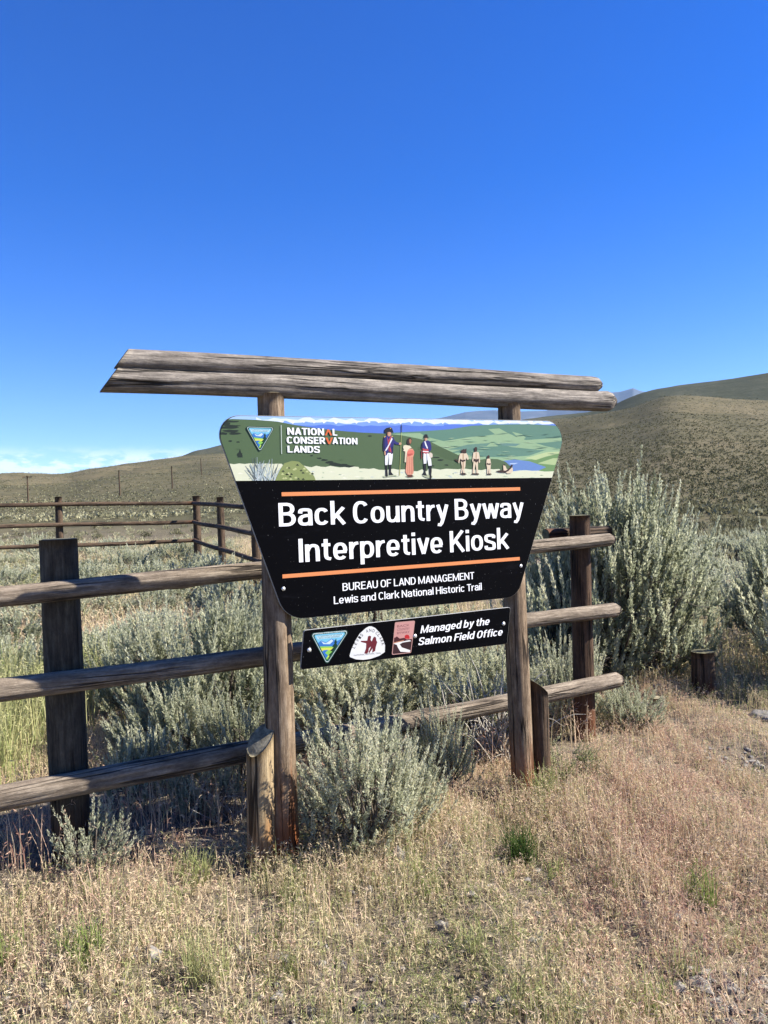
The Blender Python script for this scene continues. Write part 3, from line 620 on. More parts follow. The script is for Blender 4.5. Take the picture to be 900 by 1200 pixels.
Q([(606, 208), (632, 208), (634, 226), (624, 240), (612, 240), (604, 226)], SKIN); Q([(606, 208), (616, 208), (612, 232), (606, 226)], SK2); Q([(592, 206), (600, 196), (602, 176), (616, 170), (634, 174), (638, 196), (650, 206), (622, 211)], BK)
def Q2(pts, color): P([(520+x/6.0, 480+y/6.0) for x, y in pts], color)
TAN, TN2, DB = paint(226, 206, 176), paint(178, 148, 116), paint(64, 42, 34)
Q2([(112, 310), (130, 306), (160, 308), (170, 330), (173, 350), (164, 354), (156, 336), (152, 366), (150, 400), (142, 420), (146, 447), (134, 448), (130, 420), (124, 448), (116, 446), (126, 404), (118, 366), (114, 340), (106, 380), (101, 372), (104, 340)], TAN); Q2([(130, 312), (138, 312), (138, 420), (130, 418)], TN2)
Q2([(118, 278), (124, 286), (134, 278), (146, 280), (158, 274), (156, 306), (140, 310), (124, 306)], DB); Q2([(114, 348), (132, 356), (150, 350), (150, 362), (130, 370), (116, 362)], DB); Q2([(112, 452), (128, 445), (148, 446), (160, 456), (136, 460)], DB); Q2([(73, 346), (88, 350), (102, 364), (98, 371), (80, 358)], DB)
Q2([(206, 302), (224, 297), (244, 300), (250, 330), (253, 370), (246, 376), (240, 350), (238, 400), (240, 448), (228, 448), (226, 410), (222, 380), (216, 412), (212, 448), (200, 448), (204, 400), (208, 350), (202, 372), (198, 360)], TAN); Q2([(222, 302), (229, 302), (228, 378), (222, 376)], TN2)
Q2([(214, 268), (224, 262), (232, 268), (232, 294), (222, 299), (214, 292)], DB); Q2([(206, 344), (226, 350), (246, 345), (244, 362), (226, 372), (208, 362)], DB); Q2([(188, 456), (204, 447), (216, 448), (230, 447), (246, 450), (246, 458)], DB)
Q2([(300, 348), (312, 344), (324, 346), (330, 380), (327, 410), (326, 450), (316, 450), (314, 415), (310, 452), (302, 452), (302, 410), (296, 380)], TAN); Q2([(302, 328), (312, 320), (320, 326), (320, 344), (304, 346)], DB); Q2([(298, 374), (314, 380), (328, 376), (326, 390), (300, 388)], DB); Q2([(297, 458), (306, 450), (330, 449), (336, 458)], DB)
Q2([(415, 392), (426, 390), (434, 402), (440, 418), (456, 420), (470, 404), (482, 410), (484, 432), (470, 448), (445, 450), (418, 430)], TAN); Q2([(362, 434), (384, 428), (404, 426), (432, 430), (456, 414), (476, 398), (480, 404), (452, 432), (430, 444), (390, 442)], DB); Q2([(416, 386), (424, 382), (430, 390), (422, 396)], DB); Q2([(470, 388), (480, 386), (484, 398), (474, 402)], DB)
ART.build('painted_landscape', panel)

# emblem triangle (land agency): pixel triangle tl, tr, b
def emblem(tl, tr, bt, parent, name, tiny):
    A_ = Art(base=0.0006 + (0.03 if False else 0.0)); A_.z = 0.0145 if parent is panel else 0.0006
    if parent is panel: A_.z = ART.z
    tl, tr, bt = Vector(fu(tl)), Vector(fu(tr)), Vector(fu(bt)); cn_ = (tl+tr+bt)/3
    L = (tr-tl).length
    def tri(s, r): return rounded([tuple(cn_+(p-cn_)*s) for p in (tl, bt, tr)], [r*L]*3, 5)
    def at(a, c): return tuple(tl + (tr-tl)*a + (bt-(tl+tr)/2)*c)
    A_.add(tri(1.0, .06), paint(20, 60, 50)); A_.add(tri(.93, .05), paint(226, 236, 232)); A_.add(tri(.895, .045), paint(22, 84, 74))
    wn = tri(.80, .035)
    def sub(pts, c): A_.add(clip([at(*p) for p in pts], wn), c)
    sub([(-.2, -.2), (1.2, -.2), (1.2, 1.2), (-.2, 1.2)], paint(122, 196, 226))
    sub([(0, .36), (.12, .30), (.2, .33), (.3, .25), (.42, .32), (.55, .22), (.68, .31), (.8, .26), (1, .36), (1, 1), (0, 1)], paint(58, 120, 196))
    sub([(.3, .27), (.36, .31), (.42, .34), (.5, .28), (.55, .24), (.6, .29), (.52, .38), (.36, .36)], paint(206, 226, 240))
    sub([(0, .46), (.3, .42), (.6, .45), (1, .40), (1, 1.1), (0, 1.1)], paint(142, 204, 84)); sub([(0, .5), (.4, .47), (.9, .52), (.6, .56), (0, .55)], paint(220, 222, 90))
    sub([(.38, .54), (.5, .54), (.42, .62), (.5, .70), (.44, .82), (.5, 1), (.36, .9), (.34, .75), (.40, .66), (.33, .6)], paint(48, 116, 200)); sub([(.5, .72), (.66, .62), (.6, .9), (.5, 1)], paint(206, 224, 90))
    px_ = .66
    sub([(px_, .22), (px_+.035, .36), (px_+.02, .36), (px_+.06, .48), (px_+.03, .48), (px_+.07, .60), (px_, .66), (px_-.18, .86), (px_-.12, .72), (px_-.15, .70), (px_-.06, .60), (px_-.12, .58), (px_-.04, .48), (px_-.08, .46), (px_-.02, .36), (px_-.04, .35)], paint(16, 56, 40))
    A_.add([at(.16, .105), at(.84, .105), at(.79, .205), at(.21, .205)], paint(188, 224, 232))
    for body, a, c, y in (('U.S. DEPARTMENT OF THE INTERIOR', .2, .8, .145), ('BUREAU OF LAND MANAGEMENT', .24, .76, .195)):
        text_fit(A_, body, at(a, y), at(c, y), L*0.030, paint(20, 50, 60), 0.0)
    if tiny: text_fit(A_, 'NATIONAL SYSTEM OF PUBLIC LANDS', at(.10, .058), at(.90, .058), L*0.032, paint(230, 240, 236), 0.0)
    A_.build(name, parent)
emblem((287, 499.5), (322, 500.5), (304.5, 530.5), panel, 'agency_emblem', False)
# heading of the painted part
OR2 = paint(226, 110, 58)
CHEV = ([(380.3, 510.3), (383.4, 503.2), (385.4, 503.2), (389, 510.3), (386.8, 510.3), (384.4, 505.8), (382.4, 510.3)], [(381, 512.8), (383.4, 512.8), (385.5, 518), (387.6, 512.8), (389.8, 512.8), (386.6, 520.4), (384.4, 520.4)], None)
for words, chev in zip(((('NATION', 336.6, 509.3, 379.6, 510.2, 8.2), ('L', 389.6, 510.4, 395, 510.6, 7.8)), (('CONSER', 335.8, 519.7, 381, 520.2, 8), ('ATION', 389.4, 520.3, 418.6, 520.8, 7.6)), (('LANDS', 336.8, 530.2, 374.5, 530.6, 7.8),)), CHEV):
    HD = Art(); HD.z = ART.z
    for body, x0, y0, x1, y1, cpx in words:
        stroke_text(HD, body, fu((x0, y0)), fu((x1, y1)), cap_at((x0, y0-cpx), (x0, y0)), WHITE, 0.2)
    if chev: HD.add([fu(p) for p in chev], OR2)
    HD.build('lettering', panel)
DV = Art(); DV.z = ART.z + 0.0001
DV.add([fu(p) for p in [(328.8, 498.2), (329.6, 498.2), (330.2, 532), (329.4, 532)]], paint(196, 206, 196)); DV.build('divider_line', panel)

# small panel below
SO = rounded([fu((356.2, 738.6)), fu((352, 785)), fu((594.5, 754.5)), fu((598.5, 711.3))], [.012]*4, 4)
small = slab('small_panel', SO, 0.010, sign)
for q in ((362.3, 761.8), (590, 731), (486.2, 745.5)): bolt(*q, small, 0.0065)
emblem((363, 741.8), (410.5, 737.6), (383, 780), small, 'agency_emblem', True)
for body, bl, br in (('Managed by the', (492.5, 742.2), (573, 732)), ('Salmon Field Office', (490, 756.3), (588.3, 744.5))):
    A_ = Art(); stroke_text(A_, body, fu(bl), fu(br), cap_at((492, 733.4), (492, 742.2)), WHITE, 0.17, 0.2); A_.build('lettering', small)
# trail emblem: rounded triangle
TE = Art(); c5 = lambda x, y: fu((345+x*.14444, 725+y*.14444))
te = [c5(*p) for p in [(625, 62), (655, 75), (690, 112), (718, 165), (735, 215), (733, 270), (690, 300), (620, 325), (560, 334), (500, 330), (452, 312), (447, 300), (462, 250), (490, 185), (530, 120), (580, 75), (605, 62)]]
TE.add(te, paint(236, 236, 232)); MR = paint(110, 34, 44)
TE.add([c5(*p) for p in [(538, 180), (590, 178), (596, 145), (606, 138), (622, 142), (618, 172), (628, 185), (622, 225), (604, 240), (600, 270), (588, 285), (566, 282), (580, 240), (582, 200), (540, 190)]], MR)
TE.add([c5(*p) for p in [(636, 160), (648, 145), (662, 152), (664, 175), (672, 190), (660, 230), (655, 262), (630, 276), (634, 240), (606, 282), (602, 270), (620, 228), (624, 195)]], MR)
arcL = [(486, 240), (500, 208), (515, 180), (532, 155), (553, 130)]; 
def letters(art, word, pts, h):
    for k, ch in enumerate(word):
        x, y = pts[k]; a = Vector(pts[min(k+1, len(pts)-1)])-Vector(pts[max(k-1, 0)]); a.normalize()
        p1 = (x-a.x*8, y-a.y*8); p2 = (x+a.x*8, y+a.y*8); up2 = Vector((a.y, -a.x))
        v, f = text_poly(ch, 0.01); x0 = min(p[0] for p in v); x1 = max(p[0] for p in v); wd = (x1-x0)
        o_ = [c5(x + a.x*((p[0]-x0)/wd-.5)*17 + up2.x*p[1]/CAP*h, y + a.y*((p[0]-x0)/wd-.5)*17 + up2.y*p[1]/CAP*h) for p in v]; art.raw(o_, f, paint(30, 28, 34))
letters(TE, 'LEWIS', [(492, 236), (506, 208), (522, 182), (538, 160), (554, 140)], 24)
letters(TE, 'AND', [(592, 112), (616, 106), (640, 110)], 24); letters(TE, 'CLARK', [(660, 124), (676, 142), (689, 164), (699, 186), (707, 210)], 24)
v_ = text_fit(TE, 'NATIONAL HISTORIC TRAIL', c5(482, 303), c5(702, 283), cap_at((420, 768), (420, 769.6)), paint(60, 56, 60), 0.0)
TE.build('trail_emblem', small)
BY = Art(); c6 = lambda x, y: fu((455+x/6.0, 700+y/6.0))
BY.add(rounded([c6(47, 175), c6(24, 405), c6(160, 390), c6(188, 163)], [.006]*4, 4), paint(196, 150, 140)); wnB = rounded([c6(51, 181), c6(30, 399), c6(156, 385), c6(183, 170)], [.005]*4, 4)
def B6(pts, c): BY.add(clip([c6(*p) for p in pts], wnB), c)
B6([(20, 150), (200, 150), (200, 300), (20, 310)], paint(206, 150, 142)); B6([(115, 290), (115, 270), (128, 262), (142, 264), (150, 278), (148, 292)], paint(190, 40, 44))
B6([(20, 290), (50, 282), (60, 274), (80, 290), (110, 284), (130, 296), (190, 290), (190, 320), (20, 330)], paint(74, 30, 34)); B6([(20, 320), (190, 304), (190, 400), (20, 410)], paint(60, 34, 36))
B6([(30, 324), (150, 300), (160, 308), (100, 318), (80, 330), (95, 352), (155, 372), (150, 386), (85, 382), (66, 350), (60, 334)], paint(240, 238, 232)); B6([(34, 318), (110, 300), (108, 306), (34, 326)], paint(198, 140, 110))
for k, bd in enumerate(('BACK', 'COUNTRY', 'BYWAY')):
    text_fit(BY, bd, c6(62, 212+k*24), c6(150, 202+k*24), cap_at((470, 736), (470, 738.6)), paint(120, 74, 74), 0.0)
BY.build('byway_emblem', small)

# ---------------------------------------------------------------- near log fence and the short posts
FD = SD.copy(); FP = P0 - POSTS.n*0.45; FEN = Plane(FP, FD)
RAILP = Plane(FP + POSTS.n*0.10, FD)
fence = empty('log_fence', (FP.x, FP.y, 0), 'near weathered three rail log fence running behind the sign', 'fence')
pts_f = [((70, 632), 0.080), ((678.5, 604), 0.062)]
U = []
for k, (tp, r) in enumerate(pts_f):
    u, z = FEN.uv(*tp); U.append(u); b_ = FEN.pt(u, 0); b_.z = gz1(b_.x, b_.y)-0.1
    log_between('post', b_, FEN.pt(u, z), r*1.03, r, [M_gpost if k == 0 else M_fpost, M_endd], fence, seed=40+k, rough=0.6)
for uu in (U[0]-(U[1]-U[0]),):
    b_ = FEN.pt(uu, 0); b_.z = gz1(b_.x, b_.y)-0.1; log_between('post', b_, FEN.pt(uu, 1.4), .09, .088, [M_fpost, M_endd], fence, seed=44, rough=0.6)
for k, (pl, pr, ra, rb) in enumerate((((0, 698), (719, 631), .047, .040), ((0, 808), (726, 714.5), .052, .043), ((0, 936), (729, 796.5), .060, .046))):
    uL, zL = RAILP.uv(*pl); uR, zR = RAILP.uv(*pr); uS = U[0]-(U[1]-U[0])-0.15; zS = zL+(zL-zR)/(uR-uL)*(uL-uS)
    log_between('rail', RAILP.pt(uS, zS), RAILP.pt(uR, zR), ra, rb, [M_rail, M_end], fence, seed=50+k, seg=0.04, roundB=0.02)
BK_ = Plane(FP - POSTS.n*0.11, FD)
uA, zA = BK_.uv(640, 627); uB, zB = BK_.uv(714, 622)
log_between('rail', BK_.pt(uA, zA), BK_.pt(uB, zB), .036, .034, [M_dark, M_endd], fence, seed=57, seg=0.06)
# short posts beside the sign posts
def short_post(base, top, r, mats, label, cut, seed, upv, plane, group=None):
    B = plane.hit(*base); T = plane.hit(*top); B.z = gz1(B.x, B.y)-0.1
    root = bpy.data.objects.new('short_post', None)
    o = log_between('short_post', B, T, r*1.02, r*0.98, mats, None, up=upv, seed=seed, cutB=cut, rough=0.6)
    return tag(o, label, 'post', group)
SPL = Plane(P0 + POSTS.n*0.02, SD)
short_post((305.5, 1018), (303, 868), 0.060, [M_stump, M_end], 'short tan log post with a slanted sawn top, leaning on the left sign post', 1.0, 61, SD - POSTS.n*0.55, SPL)
short_post((637, 916), (632, 806), 0.048, [M_dark, M_endd], 'short dark brown log post with a slanted top beside the right sign post', -0.9, 62, SD, Plane(P0 + POSTS.n*0.0, SD))
st = ghit(826, 815); st.z -= 0.1
o = log_between('short_post', st, (st.x, st.y, gz1(st.x, st.y)+(820-768)/890*st.y), 0.088*st.y/5.7, 0.084*st.y/5.7, [M_dark, M_endd], None, seed=63, rough=0.6)
tag(o, 'short dark brown stump post standing alone right of the fence', 'post')

# far log fence
CN = Vector((-4.2, 17.0, 0)); LF = Vector((-9.1, 14.1, 0)); NR = FEN.pt(U[1]+0.09, 0) + Vector((0.02, 0.14, 0))
far = empty('log_fence', (CN.x, CN.y, gz1(CN.x, CN.y)), 'far brown three rail log fence turning a corner in the sagebrush flat', 'fence')
def topz(p): return gz1(p.x, p.y) + 1.22
side_pts = []
d1 = (LF-CN); n1_ = 2
for k in range(0, 3): side_pts.append(CN + d1*(k/2))
d2 = (NR-CN); arm2 = [CN + d2*t for t in (0.19, 0.38, 0.57, 0.74)]
def z_top_left(t): return 1.74 + 0.10*t
for k, p in enumerate(side_pts + arm2):
    g_ = gz1(p.x, p.y); tt = (p-CN).length/d2.length if k > 2 else 0
    zt = (1.86 + 0.05*k) if k < 3 else 1.86 + (1.40-1.86)*tt
    log_between('post', (p.x, p.y, g_-0.1), (p.x, p.y, zt), .088 if k in (0,) else .075, .082 if k in (0,) else .068, [M_dark, M_endd], far, seed=70+k, seg=0.12, na=14)
for a, b_, za, zb_ in ((CN, LF, 1.70, 1.80), (CN, CN+d2*0.75, 1.70, 1.39)):
    dd = (b_-a).normalized(); nn = Vector((dd.y, -dd.x, 0));  nn = nn if nn.y < 0 else -nn
    for k in range(3):
        p = a + nn*0.09; q = b_ + nn*(0.09 if a is CN and b_ is LF else 0.0) + dd*0.15
        ddz = 0.42*k
        log_between('rail', (p.x, p.y, za-ddz), (q.x, q.y, zb_-ddz*(1 if b_ is LF else 1.02)), .044, .040, [M_dark, M_endd], far, seed=80+k, seg=0.15, na=14)

# ---------------------------------------------------------------- utility poles on the left hill
def pole(px, pyb, pyt, arm, label):
    p = ghit(px, pyb); h = max(3.0, (pyb-pyt)/890*p.y); r = max(0.10, 0.42/890*p.y)
    root = empty('utility_pole', p, label, 'pole', None)
    log_between('pole', p-Vector((0, 0, .5)), p+Vector((0, 0, h)), r*1.0, r*0.7, [M_dark, M_endd], root, seed=int(px), seg=h/6, na=8)
    if arm:
        hw = 5.2/890*p.y; d = Vector((0.94, 0.3, 0)); log_between('crossarm', p+Vector((0, 0, h*0.96))-d*hw, p+Vector((0, 0, h*0.96))+d*hw, r*.6, r*.6, [M_dark, M_endd], root, seed=3, seg=1, na=6)
pole(33, 588, 565.5, True, 'wooden utility pole with a crossarm on the left hillside')
pole(140.5, 581, 563, False, 'bare thin pole on the hillside above the far fence')
pole(202, 573, 555, False, 'bare thin pole on the hillside between two other poles, left of the sign')
pole(236, 556, 542.5, False, 'bare thin pole highest on the hillside, close to the sign')

# ---------------------------------------------------------------- vegetation builders
def unit(v): return v/np.maximum(np.linalg.norm(v, axis=-1, keepdims=True), 1e-9)
def diamonds(Pb, D, L, Wd, g):
    """leaf-shaped quads"""
    n = len(Pb); S = unit(np.cross(D, g.normal(size=(n, 3)))); L = L[:, None]; Wd = Wd[:, None]
    V = np.stack([Pb, Pb+D*L*.5+S*Wd*.5, Pb+D*L, Pb+D*L*.5-S*Wd*.5], 1).reshape(-1, 3)
    return V, np.arange(4*n).reshape(n, 4)
def tubes(A, Mid, B, ra, rb, sides=3, nseg=4):
    """curved thin branches A->B via Mid (quadratic)"""
    n = len(A); t = np.linspace(0, 1, nseg+1)[None, :, None]
    C = (1-t)**2*A[:, None]+2*t*(1-t)*Mid[:, None]+t*t*B[:, None]
    T = unit(np.gradient(C, axis=1)); ref = np.where(np.abs(T[..., 2:3]) > .9, np.array([1., 0, 0]), np.array([0, 0, 1.]))
    s = unit(np.cross(T, ref)); u = np.cross(T, s); a = np.linspace(0, 2*np.pi, sides, endpoint=False)
    R = (ra[:, None]*(1-t[..., 0])+rb[:, None]*t[..., 0])[..., None, None]
    V = C[:, :, None]+R*(np.cos(a)[:, None]*s[:, :, None]+np.sin(a)[:, None]*u[:, :, None])
    b_, i, j = np.meshgrid(np.arange(n), np.arange(nseg), np.arange(sides), indexing='ij'); o = b_*(nseg+1)*sides; j2 = (j+1) % sides
    q = np.stack([o+i*sides+j, o+i*sides+j2, o+(i+1)*sides+j2, o+(i+1)*sides+j], -1).reshape(-1, 4)
    return V.reshape(-1, 3), q
def shrub(seed, H, R, nclump, per, leaves, leafL=0.022, shootL=0.2, spike=0.5, wd=0.28):
    g = np.random.default_rng(seed)
    az = g.uniform(0, 2*np.pi, nclump); ph = np.arccos(1-g.uniform(0.0, 1.0, nclump)); rad = g.uniform(0.62, 0.98, nclump)*(1+0.18*np.sin(3*az+seed)+.10*np.sin(5*az+2*seed))
    C = np.stack([R*rad*np.sin(ph)*np.cos(az), R*rad*np.sin(ph)*np.sin(az), H*(0.09+0.64*np.minimum(rad, .92)*np.cos(ph))], -1)
    cs = g.uniform(.75, 1.15, nclump)
    base = g.normal(size=(nclump, 3))*np.array([.05, .05, 0])*R*1.5; base[:, 2] = -0.05
    mid = base*.4+C*.6; mid[:, 2] *= 0.62; mid[:, :2] += g.normal(size=(nclump, 2))*R*.08
    bv, bq = tubes(base, mid, C, np.full(nclump, 0.011*H+.003), np.full(nclump, .003), 5, 6)
    k = np.repeat(np.arange(nclump), per); n = len(k)
    S0 = C[k] + g.normal(size=(n, 3))*np.array([R*.15, R*.15, H*.07])*cs[k, None]
    S0[:, 2] = np.maximum(S0[:, 2], .04*H+g.uniform(0, .08, n)*H)
    outd = np.stack([C[k, 0]/R, C[k, 1]/R, np.zeros(n)], -1)
    D = unit(outd*0.95*g.uniform(.5, 1.25, (n, 1)) + (g.normal(size=(nclump, 3))*.16)[k] + np.array([0, 0, 1.0]) + g.normal(size=(n, 3))*.12)
    up = np.array([0, 0, 1.0]); hi = np.clip(S0[:, 2]/H, 0, 1)
    SL = shootL*g.uniform(.65, 1.1, n)*(0.65+spike*hi)
    def along(i, t): return S0[i] + D[i]*(SL[i]*t)[:, None] + (up-D[i]*.6)*(.22*SL[i]*t*t)[:, None]       # shoots curve upwards
    a_ = np.arange(n); tv, tq = tubes(C[k], (C[k]+S0)*.5-np.array([0, 0, .02])*H, S0, np.full(n, .0028), np.full(n, .0018), 3, 2)
    tv2, tq2 = tubes(S0, along(a_, np.full(n, .5)), along(a_, np.full(n, .95)), np.full(n, .0018), np.full(n, .0009), 3, 3)
    BV = np.vstack([bv, tv, tv2]); BQ = np.vstack([bq, tq+len(bv), tq2+len(bv)+len(tv)])
    m_ = np.repeat(np.arange(n), leaves); nm = len(m_); t = g.uniform(0, 1, nm)**.8
    Pb = along(m_, t) + g.normal(size=(nm, 3))*.003
    T = unit(D[m_] + (up-D[m_]*.6)*(.5*t)[:, None]); side_ = unit(np.cross(T, g.normal(size=(nm, 3))))
    LD = unit(T + side_*g.uniform(.35, 1.1, nm)[:, None]*(1.1-.6*t)[:, None])
    LL = leafL*g.uniform(.65, 1.25, nm)*(1.25-.75*t); LV, LQ = diamonds(Pb, LD, LL, LL*wd*g.uniform(.8, 1.3, nm), g)
    tint = np.clip(.46 + .36*t + .12*g.normal(size=n)[m_] + .08*g.normal(size=nm), 0, 1)
    return (BV, BQ), (LV, LQ, np.repeat(tint, 4))
def shrub_meshes(name, **k):
    (bv, bq), (lv, lq, ti) = shrub(**k)
    return mesh_np(name+'_branches', bv, [bq], smooth=True), mesh_np(name+'_foliage', lv, [lq], {'tint': ti})
PROT = {
 'big': shrub_meshes('sage', seed=1, H=1.75, R=.74, nclump=165, per=6, leaves=84, leafL=.042, shootL=.40, spike=.5, wd=.40),
 'mid': shrub_meshes('sage', seed=2, H=1.15, R=.52, nclump=70, per=6, leaves=76, leafL=.042, shootL=.30, spike=.55, wd=.30),
 'mid2': shrub_meshes('sage', seed=12, H=1.1, R=.55, nclump=66, per=6, leaves=76, leafL=.040, shootL=.28, spike=.6, wd=.30),
 'front': shrub_meshes('sage', seed=3, H=.74, R=.30, nclump=64, per=4, leaves=100, leafL=.022, shootL=.25, spike=.7, wd=.34),
 'small': shrub_meshes('sage', seed=4, H=.34, R=.15, nclump=24, per=4, leaves=46, leafL=.018, shootL=.13, spike=.6, wd=.32),
 'low': shrub_meshes('sage', seed=5, H=.62, R=.42, nclump=34, per=5, leaves=46, leafL=.040, shootL=.20, spike=.5, wd=.36),
 'low2': shrub_meshes('sage', seed=6, H=.58, R=.46, nclump=36, per=5, leaves=46, leafL=.040, shootL=.20, spike=.6, wd=.36),
 'low3': shrub_meshes('sage', seed=7, H=.72, R=.40, nclump=34, per=5, leaves=46, leafL=.040, shootL=.22, spike=.7, wd=.36),
}
for k_, (a, c) in PROT.items(): a.materials.append(M_bark); c.materials.append(M_sage)
YEL = [me_.copy() for me_ in PROT['small']]; YEL[1].materials.clear(); YEL[1].materials.append(M_sagey)
taken = []
def sage(proto, x, y, H, R, label, group=None, rz=None, name='sagebrush', cat='sagebrush', meshes=None, own=None):
    bm_, fm_ = meshes or PROT[proto]
    h0 = {'big': 1.75, 'mid': 1.15, 'mid2': 1.1, 'front': .74, 'small': .34, 'low': .62, 'low2': .58, 'low3': .72}[proto]; R0 = {'big': .74, 'mid': .52, 'mid2': .55, 'front': .30, 'small': .15, 'low': .42, 'low2': .46, 'low3': .40}[proto]
    o = empty(name, (x, y, gz1(x, y)-0.01), label, cat, group)
    o.rotation_euler[2] = random.uniform(0, 6.28) if rz is None else rz
    o.scale = (R/R0, R/R0, H/h0*0.92)
    link('branches', bm_, (), o); link('foliage', fm_, (), o); taken.append((x, y, R)); return o
def at(px, Y_): 
    for _ in range(1): pass
    r = ray(px, 600); return r.x/r.y*Y_
def hero(proto, px, Y_, top, halfw, label, **k):
    x = at(px, Y_); g_ = gz1(x, Y_); r = ray(px, top); zt = EYE.z + r.z/r.y*Y_
    return sage(proto, x, Y_, zt-g_, halfw/890*Y_, label, **k)
hero('big', 722, 6.6, 508, 96, 'largest silvery sagebrush, towering behind the right end of the log fence', rz=0.4)
hero('mid', 655, 6.3, 585, 70, 'tall sagebrush between the sign and the largest sagebrush, behind the right fence post')
hero('mid2', 760, 6.5, 690, 55, 'low spreading sagebrush at the foot of the largest one, facing the lone stump post')
hero('mid', 908, 7.4, 600, 58, 'tall sagebrush at the right edge of the photo, lit on its upper shoots')
hero('low3', 842, 9.0, 672, 30, 'small sagebrush behind the lone stump post, in the dip between two tall ones')
hero('mid2', 985, 5.95, 590, 95, 'sagebrush added just past the right edge to shade the ground by the stump')  # mostly out of view, put in for the shadow it casts
hero('front', 655, 4.95, 727, 40, 'small bushy sagebrush under the middle rail beside the right fence post')
hero('mid2', 395, 4.9, 745, 85, 'sagebrush directly behind the black panels, nearest the left sign post')
hero('mid', 480, 5.2, 720, 80, 'sagebrush behind the middle of the small black panel')
hero('mid2', 560, 5.1, 735, 75, 'sagebrush behind the right half of the small black panel')
hero('mid2', 548, 4.75, 768, 62, 'sagebrush spilling over the bottom rail between the two sign posts')
hero('front', 508, 4.02, 806, 34, 'slim sagebrush in front of the bottom rail midway between the sign posts')
hero('low3', 815, 10.5, 655, 45, 'sagebrush filling the dip right of the largest sagebrush')
hero('low', 800, 9.0, 700, 45, 'low sagebrush on the bare soil behind the lone stump post')
hero('front', 605, 5.0, 765, 45, 'sagebrush seen left of the right sign post, above the pale dead twigs')
hero('front', 418, 3.42, 797, 76, 'silver sagebrush in front of the fence between the two sign posts', rz=1.0)
hero('front', 452, 3.75, 830, 40, 'smaller sagebrush leaning right, tucked behind the front silver one')
hero('mid', 250, 4.95, 668, 85, 'tall sagebrush behind the left fence rails, next to the left sign post')
hero('mid2', 175, 5.6, 690, 70, 'sagebrush behind the left fence rails, just right of the thick fence post')
hero('mid2', 300, 5.6, 672, 65, 'sagebrush behind the left sign post, half hidden by the main panel edge')
hero('low3', 120, 6.4, 715, 55, 'pale sagebrush seen through the rails right behind the thick left fence post')
hero('low', 25, 6.1, 730, 60, 'pale sagebrush at the left edge of the photo, between the top and middle rails')
hero('small', 92, 3.12, 932, 40, 'small pale sagebrush in front of the bottom fence rail at lower left', rz=2.0)
hero('front', 732, 4.95, 792, 36, 'low sagebrush under the free end of the bottom rail on the right')
hero('mid2', 205, 4.45, 775, 62, 'shaded sagebrush between the middle and bottom rails, right of the thick fence post')
hero('front', 275, 4.2, 800, 48, 'dark shaded sagebrush behind the short tan post')
hero('low', 150, 3.95, 835, 42, 'sagebrush added to deepen shade under the left rails, just right of the thick post base')  # extra plant, put in to make the shaded strip darker
hero('low2', 232, 3.85, 872, 40, 'low sagebrush added to deepen shade beneath the bottom rail, left of the short tan post')  # another plant added so the shade below the rail reads darker
hero('small', 652, 4.0, 868, 34, 'pale green leafy plant at the foot of the short dark post', name='forb', cat='plant', meshes=YEL)
hero('small', 858, 2.6, 1092, 13, 'single grey green sage sprig in the dry grass at lower right')
hero('small', 205, 3.55, 1000, 20, 'tiny sage sprout in the shade below the bottom rail')

# midfield sagebrush: individuals
def free(x, y, rad):
    return all((x-a)**2+(y-c)**2 > (rad+0.62*R_)**2 for a, c, R_ in taken)
g = random.Random(11); cnt = 0
GROUPS = {0: ('pale rounded sagebrush on the flat inside the log fence, among many alike', 'sagebrush on the flat inside the log fences'),
          1: ('pale rounded sagebrush on the slope beyond the far log fence', 'sagebrush beyond the far log fence'),
          2: ('low sagebrush on the foot of the right hillside behind the tall sagebrush', 'sagebrush at the foot of the right hillside')}
mid_pts = []
tries = 0
while len(mid_pts) < 165 and tries < 9000:
    tries += 1
    Y_ = 5.8 + 17*g.random()**0.8; s = g.uniform(-.62, .62); x = s*Y_
    if s > 0.12 and Y_ < 9.5: continue
    if s > .12 and g.random() < .45: continue
    if -0.2 < s < .2 and Y_ > 9: continue           # behind the sign
    if x < 0 and abs((CN.x-x)) >= 0 and abs(Y_-(17+(x+4.2)*(2.9/4.9))) < .45 and x < -3.9: continue
    if s > .36 and Y_ < 9.6: continue
    rad = g.uniform(.3, .56)
    if not free(x, Y_, rad*.8): continue
    taken.append((x, Y_, rad)); mid_pts.append((x, Y_, rad))
for x, y, rad in mid_pts:
    beyond = y > 17+(x+4.2)*(2.9/4.9) if x < -4.2 else y > 15
    z_ = 2 if x > 0.12*y else (1 if beyond else 0)
    taken.pop()
    sage(g.choice(('low', 'low2', 'low3')), x, y, rad*g.uniform(.95, 1.4), rad, GROUPS[z_][0], GROUPS[z_][1])

